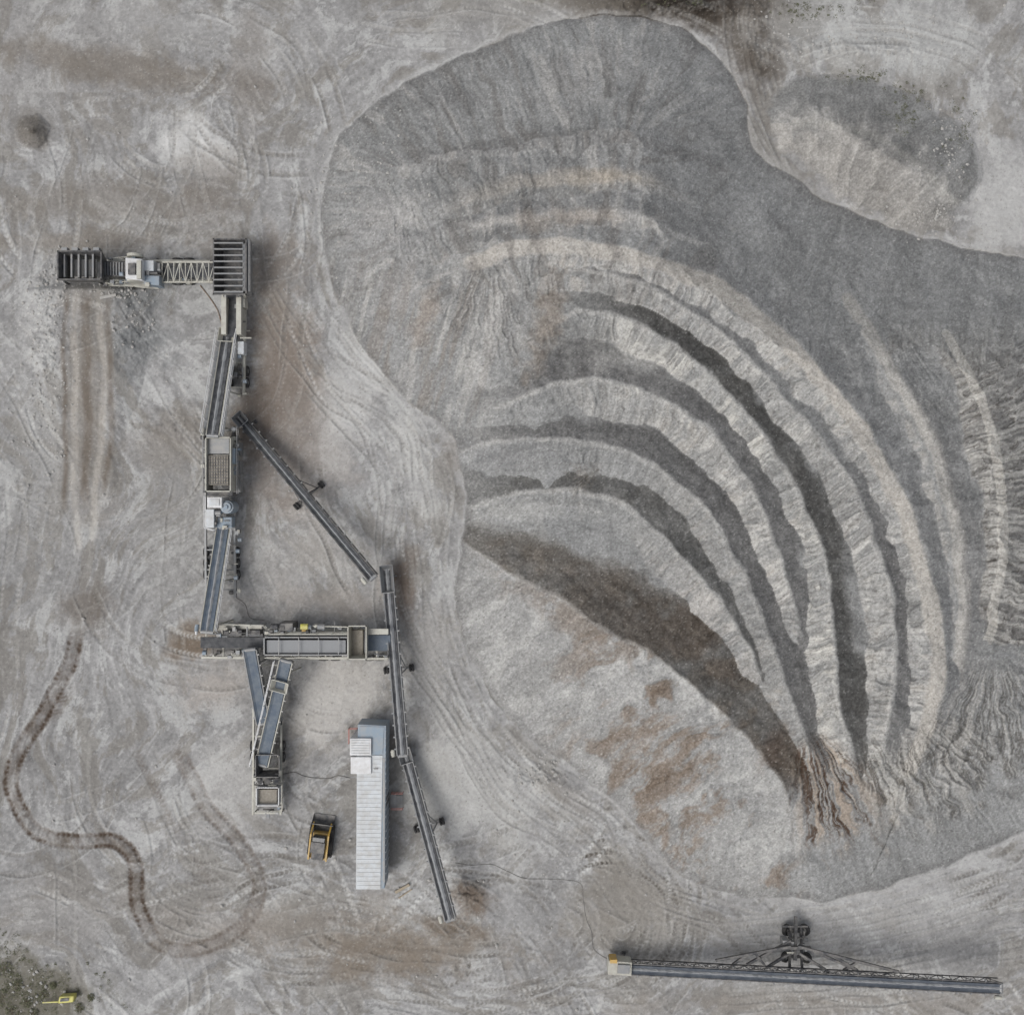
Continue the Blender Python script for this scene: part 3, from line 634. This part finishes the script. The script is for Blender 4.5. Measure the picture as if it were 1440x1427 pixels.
for y in (369,397): mb.pbar((228,y,2.2),(302,y,3.6),.12,.14); mb.pbar((228,y,1.6),(302,y,3.0),.08,.1)
for k in range(9):
    x0=228+k*8.2;x1=x0+8.2; z0=2.3+k*.155; z1=z0+.155
    (mb.pbar((x0,369,z0),(x1,397,z1),.06,.06) if k%2 else mb.pbar((x0,397,z0),(x1,369,z1),.06,.06)); mb.pbar((x0,369,z0),(x0,397,z0),.07,.07)
mb.build('lattice_truss',M['cream'],t)
mb=MB(); mb.poly([W(226,390,1.9),W(302,390,3.2),W(302,376,3.2),W(226,376,1.9)],[(0,1,2,3)]); mb.build('belt',M['belt'],t)
# ------------------------------------------------------------------ 2 grizzly hopper
t=root('grizzly_hopper_plant',tuple(W(323,400,0)),'feed hopper covered by black horizontal grizzly bars on a long narrow chassis','hopper')
bin_open(301,337,345,413,1.9,3.9,.75).build('hopper',M['dark'],t)
MB().pb(306,342,340,408,1.9,2.0).build('hopper_floor',M['dark'],t)
for k in range(9): MB().pbar((301,342+k*8.6,3.95),(342,342+k*8.6,3.95),.13,.16).build('grizzly_bar',M['steel'],t)
MB().pb(341,336,349,410,1.6,3.2).build('side_walkway',M['steel'],t)
rails_rect(t,[(350,337),(350,410)],3.2,'steel',.8)
mb=MB()
mb.pbar((345,410,1.2),(343,556,1.2),.22,.35); mb.pbar((313,410,1.2),(322,556,1.2),.15,.25)
for y in (425,450,480,510,545): mb.pbar((316,y,1.1),(344,y,1.1),.12,.15)
mb.build('chassis_frame',M['cream'],t)
MB().pb(311,418,318,470,1.3,2.9).build('side_plate',M['cream'],t)
MB().pb(332,418,339,470,1.3,2.9).build('side_plate',M['cream'],t)
mb=MB(); mb.poly([W(318,474,2.4),W(332,474,2.4),W(332,412,1.9),W(318,412,1.9)],[(0,1,2,3)]); mb.build('belt',M['belt'],t)
MB().pb(334,480,343,498,1.2,2.4).build('engine_housing',M['pale'],t,bevel=.05)
MB().pb(337,420,344,432,1.2,2.5).build('control_cabinet',M['cream'],t,bevel=.03)
fittings(t,330,425,348,555,1.3,2.3,18,3)
for y in (522,538): pw(t,347,y,GX,.5,.35); pw(t,324,y,GX,.5,.35)
for y in(345,405):
    for x in(303,344): MB().bar(W(x,y,3),W(x,y,3)-Vector((0,0,3.1)),.16,.16).build('support_leg',M['dark'],t)
G='belt conveyors linking the plant'
conveyor('steep dark conveyor with white handrails below the grizzly hopper',(321,468,1.8),(299,612,5.2),1.0,'belt','cream',group=G,rails=(-1,1),legs=(.55,.9),hopper=(.04,1.4,.5),load=.6,walk=1)
# ------------------------------------------------------------------ 3 screen plant
t=root('screening_plant',tuple(W(310,650,0)),'upright screening plant with square mesh deck between two conveyors','screening machine')
bin_open(290,616,323,690,2.8,4.9,.96,.1).build('screen_box',M['cream'],t)
MB().pb(292,640,321,682,2.8,4.5).build('screen_deck',M['deck'],t)
mb=MB()
for k in range(9): mb.pbar((292+k*3.6,641,4.54),(292+k*3.6,681,4.54),.045,.05)
for k in range(10): mb.pbar((292,642+k*4.3,4.55),(321,642+k*4.3,4.55),.045,.05)
mb.build('mesh_wires',M['dark'],t)
MB().pb(291,617,322,638,2.8,4.4).build('feed_chute',M['steel'],t)
MB().pb(285,612,289,692,2.9,3.05).build('walkway',M['dark'],t); MB().pb(325,612,332,692,2.9,3.05).build('walkway',M['dark'],t)
rails_rect(t,[(285,612),(285,692)],3.0,'steel'); rails_rect(t,[(333,600),(333,694)],3.0,'steel')
MB().pb(324,630,330,652,3.0,4.3).build('drive_guard',M['bluep'],t,bevel=.04)
MB().ptube((328,656,3.5),(328,668,3.5),.25).build('drive_motor',M['bluep'],t)
mb=MB()
for x in(288,329): mb.pbar((x,600,1.2),(x+2,840,1.2),.2,.35)
for y in range(605,840,28): mb.pbar((288,y,1.2),(331,y,1.2),.12,.16)
for x in(288,326):
    for y in(615,650,690): mb.bar(W(x,y,3.0),W(x,y,3.0)-Vector((0,0,3.1)),.14,.14)
mb.build('chassis_frame',M['steel'],t)
fittings(t,324,600,337,694,3.2,4.2,18,4); fittings(t,322,744,337,836,1.3,2.1,16,5); fittings(t,284,612,289,690,3.1,3.6,7,6)
for y in (776,792,808): pw(t,334,y,GX,.5,.35); pw(t,290,y,GX,.5,.35)
for k in range(3): MB().pb(334,622+k*26,338,640+k*26,1.2,2.3).build('control_cabinet',M['steel'],t)
# ------------------------------------------------------------------ 4 cone crusher
t=root('cone_crusher',tuple(W(308,720,0)),'white cone crusher with round pale blue head below the screening plant','crusher')
MB().pb(291,699,312,714,1.4,3.9).build('feed_box',M['white'],t,bevel=.06)
MB().pb(294,702,308,711,3.9,4.0).build('box_lid',M['pale'],t)
MB().pb(289,716,301,742,1.4,3.3).build('engine_housing',M['pale'],t,bevel=.06)
mb=MB(); c=W(319,713,3.4); mb.tube(c-Vector((0,0,2.0)),c,.62,28); mb.tube(c,c+Vector((0,0,.25)),.45,24); mb.tube(c+Vector((0,0,.25)),c+Vector((0,0,.4)),.18,12); mb.build('crusher_head',M['bluep'],t,bevel=.03)
MB().pb(303,727,326,742,1.4,2.6).build('motor_guard',M['bluep'],t,bevel=.08)
MB().pb(291,688,327,697,1.4,3.1).build('inlet_chute',M['dark'],t)
MB().ptube((303,721,3.0),(311,721,3.0),.26,14).build('drive_motor',M['steel'],t)
fittings(t,300,716,330,744,2.7,3.2,12,7)
rails_rect(t,[(287,697),(287,742),(300,746)],2.4,'white',.9)
conveyor('blue-grey conveyor running down from the cone crusher to the wash plant',(314,742,1.6),(291,888,5.0),1.1,'blue','cream',group=G,rails=(-1,),legs=(.5,.92),load=.5)
conveyor('long diagonal black conveyor on two wheel pairs right of the screening plant',(334,584,1.2),(524,812,4.4),.75,'belt','dark',group=G,axles=(.5,),hopper=(.03,1.2,.5),legs=(.06,),load=.5)
conveyor('straight dark conveyor passing the right end of the wash plant',(544,800,1.3),(566,1062,4.6),.8,'belt','steel',group=G,axles=(.57,),hopper=(.06,2.6,.6),legs=(.04,),load=.8,axle_half=1.25)
conveyor('grey conveyor leaning right of the white trailer with its foot by the dirt mound',(569,1056,1.3),(633,1293,4.8),.8,'belt','steel',group=G,axles=(.5,),hopper=(.03,1.4,.5),legs=(.05,),load=.8,axle_half=1.3)
# ------------------------------------------------------------------ 5 wash plant
t=root('wash_screen_plant',tuple(W(420,905,0)),'long horizontal wash screen plant with cream walkway and grey covered deck','screening machine')
mb=MB()
for y in(884,924): mb.pbar((284,y,1.3),(548,y+2,1.3),.22,.38)
for x in range(290,548,24): mb.pbar((x,884,1.3),(x,924,1.3),.14,.18)
for x in (300,350,420,500,540):
    for y in(886,922): mb.bar(W(x,y,2.6),W(x,y,2.6)-Vector((0,0,2.7)),.16,.16)
mb.build('chassis_frame',M['cream'],t)
MB().pb(282,896,371,911,2.2,2.5).build('inlet_belt',M['belt'],t); MB().pb(516,893,549,915,2.4,2.7).build('outlet_belt',M['blue'],t)
bin_open(372,897,488,920,2.2,4.2,.97,.1).build('screen_box',M['steel'],t)
MB().pq([(375,918),(486,918),(486,900),(375,900)],2.2,3.9).build('screen_deck',M['load'],t)
for k in range(4): MB().pbar((392+k*28,896,4.28),(392+k*28,921,4.28),.06,.1).build('cross_brace',M['steel'],t)
bin_open(490,881,514,926,2.2,4.4,.85,.1).build('discharge_hopper',M['cream'],t); MB().pb(494,886,510,921,2.2,3.0).build('hopper_lining',M['deck'],t)
MB().pb(308,879,368,884,2.4,2.55).build('walkway',M['cream'],t)
MB().pb(372,888,488,892,3.2,3.35).build('walkway',M['cream'],t); MB().pb(516,884,546,892,3.2,3.35).build('walkway',M['cream'],t)
rails_rect(t,[(312,878),(370,880),(374,884)],2.5,'cream'); rails_rect(t,[(378,892),(488,892)],3.3,'cream'); rails_rect(t,[(372,925),(488,925)],2.8,'cream'); rails_rect(t,[(516,926),(546,926)],2.8,'cream'); rails_rect(t,[(440,880),(488,882)],3.2,'cream')
MB().pb(312,886,340,894,1.5,3.0).build('engine_housing',M['dark'],t,bevel=.05)
MB().pb(346,886,366,893,1.5,2.7).build('engine_housing',M['dark'],t,bevel=.05)
MB().pb(392,876,412,887,1.5,3.9).build('engine_housing',M['dark'],t,bevel=.05)
for x,m in((386,'dark'),(428,'yd'),(452,'steel')): MB().ptube((x-5,881,4.0),(x+5,881,4.0),.28,14).build('drive_motor',M[m],t)
MB().pb(424,885,430,888,1.5,3.7).build('gearbox',M['yel'],t,bevel=.05)
fittings(t,300,884,372,895,3.05,3.3,14,8); fittings(t,374,880,488,890,3.4,3.9,20,9); fittings(t,284,912,372,924,1.5,2.3,14,10); fittings(t,518,916,546,925,2.8,3.2,6,12)
for x in(455,472,520,534): pw(t,x,926,GY,.48,.3)
mb=MB()
mb.ptube((276,880,4.9),(276,892,4.9),.12); mb.pbar((276,882,4.7),(288,880,4.7),.1,.1)
mb.build('head_pipe',M['white'],t)
# ------------------------------------------------------------------ 6
conveyor('short blue-grey conveyor on the left of the crossing pair under the wash plant',(351,914,3.6),(370,1018,1.3),1.05,'blue','steel',group=G,legs=(.2,.85),head=False)
conveyor('short blue-grey conveyor on the right of the crossing pair with cream chute',(402,930,4.0),(368,1076,2.0),1.05,'blue','cream',group=G,legs=(.1,),hopper=(.22,1.0,.6),rails=(1,),head=False)
t=root('dewatering_plant',tuple(W(376,1060,0)),'narrow cream chassis with tank and pumps below the crossing conveyors','pump machine')
mb=MB()
for x in(357,396): mb.pbar((x,925,1.1),(x-1,1145,1.1),.18,.3)
for y in (935,965,1000,1035,1080,1112,1143): mb.pbar((357,y,1.1),(395,y,1.1),.12,.16)
for y in(1085,1143):
    for x in(358,394): mb.bar(W(x,y,1.1),W(x,y,1.1)-Vector((0,0,1.2)),.14,.14)
mb.build('chassis_frame',M['cream'],t)
bin_open(360,1062,392,1092,1.3,2.6,.7,.08).build('hopper',M['dark'],t)
for x in (366,377,388): MB().tube(W(x,1098,1.2),W(x,1098,2.2),.28,14).build('pump',M['dark'],t)
bin_open(361,1108,391,1132,1.2,2.3,.95,.08).build('tank',M['white'],t); MB().pb(363,1110,389,1130,1.2,1.8).build('tank_water',M['deck'],t)
fittings(t,358,1088,395,1106,1.4,2.2,12,13); fittings(t,386,940,398,1060,1.3,1.9,12,14); fittings(t,360,1134,394,1143,1.3,1.7,6,15)
rails_rect(t,[(358,1104),(358,1142),(396,1142),(396,1104)],1.2,'cream',.9)
for y in(1048,1064): pw(t,398,y,GX,.48,.3); pw(t,355,y,GX,.48,.3)
mb=MB(); mb.pbar((377,1143,.9),(377,1150,.7),.3,.14); mb.build('tow_hitch',M['steel'],t)
# ------------------------------------------------------------------ 7 trailer
t=root('control_trailer',tuple(W(522,1135,0)),'long white van trailer parked between the plant and the leaning conveyor','trailer')
q=[(501,1249),(541,1249),(543,1020),(503,1018)]
MB().pq(q,.9,3.7).build('body',M['bluep'],t,bevel=.05)
mb=MB()
mb.pq([(500.5,1250),(535,1250),(538,1062),(502,1062)],3.703,3.78)
rf=mb.build('roof',M['pale'],t)
mb=MB()
for k in range(30): mb.pbar((502,1068+k*6.1,3.8),(535,1068+k*6.1,3.8),.045,.035)
mb.build('roof_ribs',M['pale'],t,parent=rf)
mb=MB()
for k in range(22): mb.bar(W(541.6,1028+k*10,3.7)+Vector((.06,0,0)),W(541.6,1028+k*10,3.7)+Vector((.06,0,-2.75)),.05,.05)
mb.build('side_ribs',M['pale'],t)
MB().pq([(505,1060),(538,1060),(540,1022),(506,1021)],3.703,3.76).build('front_roof_panel',M['bluep'],t)
MB().pb(538.5,1066,541,1240,3.703,3.74).build('edge_gutter',M['steel'],t)
for y in(1195,1210):
    for x in(506,536): pw(t,x,y,GX,.5,.3)
for y in(1040,1120): 
    for x in(508,535): MB().bar(W(x,y,.95),W(x,y,.95)-Vector((0,0,1)),.12,.12).build('landing_leg',M['steel'],t)
MB().pb(541.8,1120,543.2,1134,1.0,3.1).build('door',M['dark'],t)
MB().pb(526,1080,531,1082,3.82,3.9).build('roof_vent',M['steel'],t)
t=root('generator_box',tuple(W(508,1062,0)),'white two-part box unit at the upper left side of the trailer','generator')
MB().pb(492,1038,522,1062,.2,4.05).build('cabinet',M['white'],t,bevel=.05)
MB().pb(493,1064,522,1088,.2,4.0).build('cabinet',M['white'],t,bevel=.05)
mb=MB()
for k in range(6): mb.pbar((494,1041+k*3.6,4.09),(520,1041+k*3.6,4.09),.05,.05)
mb.build('vent_grille',M['pale'],t)
t=root('access_stairs',tuple(W(557,1127,0)),'small red steel stairs and landing on the right side of the trailer','stairs')
MB().pb(549,1117,557,1138,1.0,1.08).build('landing',M['steel'],t)
for i in range(5): MB().pb(557+i*2,1118,559+i*2,1137,.85-i*.17,.9-i*.17).build('step',M['steel'],t)
rails_rect(t,[(550,1138),(566,1138)],.8,'red',.9); rails_rect(t,[(550,1116),(566,1116)],.8,'red',.9)
for x,y in((550,1117),(550,1137),(557,1117),(557,1137)): MB().bar(W(x,y,1.0),W(x,y,1)-Vector((0,0,1.05)),.06,.06).build('post',M['red'],t)
t=root('safety_barrier',tuple(W(492,1030,0)),'thin red safety barrier around the upper left corner of the trailer','barrier')
rails_rect(t,[(502,1025),(490,1025),(490,1046)],.0,'red',1.1)
# ------------------------------------------------------------------ 8 tracked loader
t=root('tracked_loader',tuple(W(453,1176,0)),'small yellow and black tracked loader parked left of the trailer','loader')
O=W(453,1178,0); A=Matrix.Rotation(math.radians(-7),4,'Z')
f=lambda x,y,z:O+A@Vector((x,y,z))
def lb(x0,y0,z0,x1,y1,z1): 
    return MB().hexa([f(x0,y0,z0),f(x1,y0,z0),f(x1,y1,z0),f(x0,y1,z0)],[f(x0,y0,z1),f(x1,y0,z1),f(x1,y1,z1),f(x0,y1,z1)])
for sg in(-1,1):
    mb=MB(); prof=[(-1.7,.35),(-1.4,.05),(1.2,.05),(1.55,.4),(1.2,.8),(-1.4,.75)]
    xa=sg*.98-.2; xb=sg*.98+.2
    mb.poly([f(xa,y,z) for y,z in prof]+[f(xb,y,z) for y,z in prof],[tuple(range(6)),tuple(range(11,5,-1))]+[(i,6+i,6+(i+1)%6,(i+1)%6) for i in range(6)])
    for k in range(14):
        y=-1.35+k*.19; p=[f(xa-.02,y,.77),f(xb+.02,y,.77),f(xb+.02,y+.08,.77),f(xa-.02,y+.08,.77)]; mb.hexa(p,[v+Vector((0,0,.06)) for v in p])
    mb.build('track',M['tyre'],t)
lb(-.75,-1.7,.45,.75,.9,1.25).build('body',M['yel'],t,bevel=.08)
lb(-.6,-1.6,1.25,.6,-.75,1.7).build('engine_cover',M['dark'],t,bevel=.08)
lb(-.62,-.7,1.25,.62,.75,2.15).build('cab',M['glass'],t,bevel=.06)
lb(-.68,-.75,2.15,.68,.3,2.25).build('cab_roof',M['dark'],t,bevel=.04)
for sg in(-1,1):
    mb=MB(); x=sg*.86
    mb.bar(f(x,-1.55,1.65),f(x,.9,1.75),.14,.24); mb.bar(f(x,.9,1.75),f(x,1.7,.7),.14,.22); mb.bar(f(x,-1.55,1.65),f(x,-1.5,.8),.14,.2); mb.build('lift_arm',M['yel'],t)
mb=MB()
pr=[(1.6,1.1),(1.5,.3),(1.75,.08),(2.4,.1),(2.4,.15),(1.8,.16),(1.6,.4),(1.68,1.1)]
n=len(pr); mb.poly([f(-1.05,y,z) for y,z in pr]+[f(1.05,y,z) for y,z in pr],[(i,n+i,n+(i+1)%n,(i+1)%n) for i in range(n)])
for sg in(-1,1): mb.poly([f(sg*1.05,1.6,1.1),f(sg*1.05,1.5,.3),f(sg*1.05,1.75,.08),f(sg*1.05,2.4,.1)],[(0,1,2,3)])
mb.build('bucket',M['dark'],t)
# ------------------------------------------------------------------ 9 radial stacker
t=conveyor('long radial stacker conveyor with four-wheel carriage lying across the bottom right',(868,1361,1.6),(1408,1389,4.6),.85,'slate','dark',name='radial_stacker',legs=(.02,),depth=.9,step=1.3,load=.5)
A_=W(868,1361,1.6);B_=W(1408,1389,4.6);d_=(B_-A_).normalized(); s_=Vector((d_.y,-d_.x,0)).normalized()
if s_.y<0: s_=-s_
Ln_=(B_-A_).length
MB().pq([(855,1370),(888,1372),(889,1353),(856,1350)],.9,2.3).build('tail_hopper',M['cream'],t,bevel=.05)
MB().pq([(868,1368),(885,1369),(886,1357),(869,1356)],2.303,2.5).build('hopper_mouth',M['steel'],t)
MB().pb(858,1349,868,1354,1.2,2.5).build('drive_motor',M['yel'],t)
mb=MB()
mb.pbar((1112,1300,.9),(1110,1366,2.0),.2,.3); mb.pbar((1126,1300,.9),(1128,1368,2.0),.2,.3); mb.pbar((1106,1308,.8),(1130,1308,.8),.3,.3); mb.pbar((1098,1332,2.3),(1140,1332,2.3),.25,.25)
mb.pbar((1119,1288,.9),(1118,1350,2.6),.28,.3); mb.pbar((1103,1344,.8),(1134,1344,.8),.2,.2); mb.pbar((1100,1302,1.3),(1136,1302,1.3),.14,.14); mb.pbar((1108,1318,1.6),(1130,1318,1.6),.14,.14)
mb.build('carriage_frame',M['dark'],t)
for a,b in (((1112,1330,2.9),(1006,1350,2.6)),((1122,1330,2.9),(1264,1366,3.9)),((1112,1322,2.6),(1050,1356,2.5)),((1124,1328,2.7),(1206,1364,3.3)),((1124,1340,2.2),(1166,1366,3.0)),((1110,1340,2.2),(1078,1360,2.6)),((1050,1342,2.7),(1030,1356,2.3)),((1206,1352,3.4),(1186,1364,3.1)),((1172,1343,3.2),(1206,1364,3.3)),((1062,1340,2.8),(1078,1360,2.6))):
    MB().pbar(a,b,.22,.24).build('stay_bar',M['dark'],t)
for x,y,r in ((1106,1307,.55),(1131,1307,.55),(1104,1345,.5),(1134,1346,.5)):
    tl=Vector((d_.x,d_.y,1.1 if x<1119 else -1.1)).normalized()
    wheel(t,W(x,y,r*.95),tl,r,.42)
MB().pb(1101,1322,1110,1332,1.4,2.6).build('hydraulic_unit',M['steel'],t,bevel=.04)
fittings(t,1104,1312,1134,1342,1.6,2.8,10,16)
mb=MB(); m=44; off=s_*.85
for z_ in (0,.75):
    mb.bar(A_+d_*1.5+off+Vector((0,0,z_)),B_-d_*10+off+Vector((0,0,z_)),.1,.1)
L2=Ln_-11.5
for i in range(m):
    p=A_+d_*(1.5+L2*i/m)+off; q_=A_+d_*(1.5+L2*(i+1)/m)+off
    mb.bar(p,q_+Vector((0,0,.75)) ,.05,.05) if i%2 else mb.bar(p+Vector((0,0,.75)),q_,.05,.05)
    mb.bar(p,p-off*.4,.06,.06)
mb.build('side_truss',M['dark'],t)
# ------------------------------------------------------------------ cables, small items
def cable(name,label,pts,r,mat,cat='cable'):
    P=spline(pts,10); mb=MB(); V=[]
    for x,y in P: V.append(W(x,y,0)+Vector((0,0,gz(x,y)+r*.6)))
    for a,b in zip(V,V[1:]):
        if (b-a).length>1e-4: mb.tube(a,b,r,6)
    o=mb.build(name,M[mat]); tg(o,label,cat); return o
cable('power_cable','thin black cable snaking from the leaning conveyor towards the radial stacker',[(640,1213),(662,1216),(690,1215),(716,1226),(740,1235),(780,1236),(815,1241),(820,1262),(824,1290),(832,1310),(836,1335),(862,1352)],.026,'black')
cable('power_cable','dark cable running from the tank chassis to the white trailer',[(398,1088),(415,1085),(430,1091),(460,1094),(476,1090),(492,1093)],.04,'black')
cable('power_cable','short black cable loop left of the wash plant top',[(330,838),(345,850),(352,868),(372,872)],.03,'black')
cable('water_hose','brown hose between the grizzly hopper and the jaw crusher truss',[(282,402),(296,420),(306,436),(312,455)],.06,'rust','hose')
for (x,y,a,lab) in [(566,1248,.5,'weathered timber baulk lying below the trailer end'),(160,421,.2,'small pale slab lying under the jaw crusher'),(570,1256,.6,'thin plank lying just below the timber baulk')]:
    mb=MB(); c=W(x,y,0)+Vector((0,0,gz(x,y)+.1)); dd=Vector((math.cos(a),math.sin(a),0))
    mb.bar(c-dd*.8,c+dd*.8,.28 if x!=570 else .12,.18); tg(mb.build('timber_baulk' if x!=160 else 'stone_slab',M['wood'] if x!=160 else M['stone'],bevel=.03),lab,'timber' if x!=160 else 'slab')
t=root('yellow_bucket',tuple(W(92,1406,0)),'small yellow machine bucket lying among weeds at bottom left','bucket')
MB().pq([(81,1411),(103,1409),(104,1400),(83,1401)],.1,.9).build('shell',M['yd'],t,bevel=.1); MB().pq([(84,1408),(96,1407),(97,1403),(85,1404)],.9,1.0).build('mouth',M['dark'],t)
MB().pbar((60,1409,.3),(82,1408,.5),.1,.1).build('drawbar',M['yd'],t)
def stones(name,label,regions,n,smin,smax,mat,seed):
    r=random.Random(seed); V=[];F=[]
    base=[(1,0,0),(-1,0,0),(0,1,0),(0,-1,0),(0,0,1),(0,0,-1),(.6,.6,.5),(-.6,.6,.5),(.6,-.6,.5),(-.6,-.6,.5)]
    fc=[(4,6,7),(4,7,9),(4,9,8),(4,8,6),(6,0,2),(6,2,7),(7,2,1),(7,1,9),(9,1,3),(9,3,8),(8,3,0),(8,0,6),(0,5,2),(2,5,1),(1,5,3),(3,5,0)]
    for _ in range(n):
        cx,cy,rx,ry=r.choice(regions); x=cx+r.gauss(0,.5)*rx; y=cy+r.gauss(0,.5)*ry
        s=smin+(smax-smin)*r.random()**4; c=W(x,y,gz(x,y)); b=len(V); a=r.random()*6.28
        for p in base:
            q=[p[0]*s*r.uniform(.7,1.2),p[1]*s*r.uniform(.6,1.1),p[2]*s*r.uniform(.5,.9)]
            V.append((c.x+q[0]*math.cos(a)-q[1]*math.sin(a),c.y+q[0]*math.sin(a)+q[1]*math.cos(a),c.z+q[2]+s*.2))
        F+=[tuple(b+i for i in f_) for f_ in fc]
    me=bpy.data.meshes.new(name); me.from_pydata(V,[],F); me.materials.append(mat); o=bpy.data.objects.new(name,me); C.objects.link(o)
    tg(o,label,'stones',None,'stuff'); return o
stones('loose_stones','scattered pale loose stones lying over the yard and pile edges',[(70,400,30,40),(65,500,30,90),(190,440,50,70),(60,600,50,120),(1340,200,50,60),(1200,40,160,40),(500,250,80,120),(760,1090,60,30),(40,1390,60,40),(1300,300,60,30),(170,410,60,14),(350,1000,300,500),(350,300,300,300),(700,1250,400,150)],2600,.035,.2,M['stone'],3)
def leaves(mb,c,rad,n,s,r):
    for _ in range(n):
        a=r.random()*6.28; q=rad*math.sqrt(r.random()); h=abs(r.gauss(.35,.3))*rad*(1.1-q/rad*.6)
        p=c+Vector((math.cos(a)*q,math.sin(a)*q,h)); u=Vector((r.uniform(-1,1),r.uniform(-1,1),r.uniform(-.3,.5))).normalized()*s*r.uniform(.6,1.4); v=u.cross(Vector((r.uniform(-.5,.5),r.uniform(-.5,.5),1))).normalized()*s*.5
        mb.poly([p-u,p-v*.8,p+u,p+v],[(0,1,2,3)])
rw=random.Random(9); mb=MB()
for (cx,cy,rx_,ry_,n) in [(1215,108,40,10,26),(1270,165,16,24,26),(1345,190,22,40,22),(1150,15,60,14,24),(1130,12,30,10,12),(1280,130,30,20,14),(50,1395,90,34,130),(20,1350,40,30,50),(960,5,60,8,14)]:
    for _ in range(n):
        x=cx+rw.gauss(0,.6)*rx_; y=cy+rw.gauss(0,.6)*ry_; leaves(mb,W(x,y,gz(x,y)),rw.uniform(.12,.45),14,.07,rw)
o=mb.build('weeds',M['leaf']); tg(o,'low green weeds scattered on the pile crest and yard corners','weeds',None,'stuff')
for i,(x,y,rd_) in enumerate([(6,1362,.8),(24,1384,.6),(4,1402,.9),(38,1408,.55),(62,1398,.5),(18,1421,.7),(112,1416,.5),(128,1402,.4),(48,1424,.55),(75,1385,.35)]):
    c=W(x,y,0)+Vector((0,0,gz(x,y)))
    t=root('weedy_shrub',tuple(c),'low weedy green shrub in the bottom left corner','shrub','shrubs in the bottom left corner')
    mb=MB(); leaves(mb,c,rd_,110,.085,rw); mb.build('foliage',M['leaf'],t)
    mb=MB()
    for k in range(6): a=k*1.05+rw.random(); mb.bar(c-Vector((0,0,.05)),c+Vector((math.cos(a)*rd_*.6,math.sin(a)*rd_*.6,rd_*.5)),.03,.03)
    mb.build('stem',M['stem'],t)
for o in bpy.data.objects:
    if '_o' in o.keys(): del o['_o']
# ------------------------------------------------------------------ light, camera
sdv=Vector((-.5,-.35,1.0)).normalized()
el=math.asin(sdv.z); az=math.atan2(sdv.x,sdv.y)
w=bpy.data.worlds.new('World'); bpy.context.scene.world=w; w.use_nodes=True; nt=w.node_tree
sk=nt.nodes.new('ShaderNodeTexSky'); sk.sky_type='NISHITA'; sk.sun_disc=False; sk.sun_elevation=el; sk.sun_rotation=az; sk.dust_density=5; sk.air_density=1; sk.ozone_density=1
hs_=nt.nodes.new('ShaderNodeHueSaturation'); hs_.inputs['Saturation'].default_value=.35
bg=nt.nodes['Background']; bg.inputs['Strength'].default_value=.13; nt.links.new(sk.outputs[0],hs_.inputs['Color']); nt.links.new(hs_.outputs[0],bg.inputs[0])
l=bpy.data.lights.new('sun','SUN'); l.energy=1.25; l.angle=math.radians(34); l.color=(1,.985,.965); lo=bpy.data.objects.new('sun',l); C.objects.link(lo); lo.rotation_mode='QUATERNION'; lo.rotation_quaternion=sdv.to_track_quat('Z','Y')
cam=bpy.data.cameras.new('camera'); co=bpy.data.objects.new('camera',cam); C.objects.link(co); co.location=(0,0,H); co.rotation_euler=(0,0,0)
cam.sensor_width=36; cam.lens=36*H/(1440*S); cam.clip_end=5000
bpy.context.scene.camera=co
vs=bpy.context.scene.view_settings; vs.view_transform='Standard'; vs.look='None'; vs.exposure=0
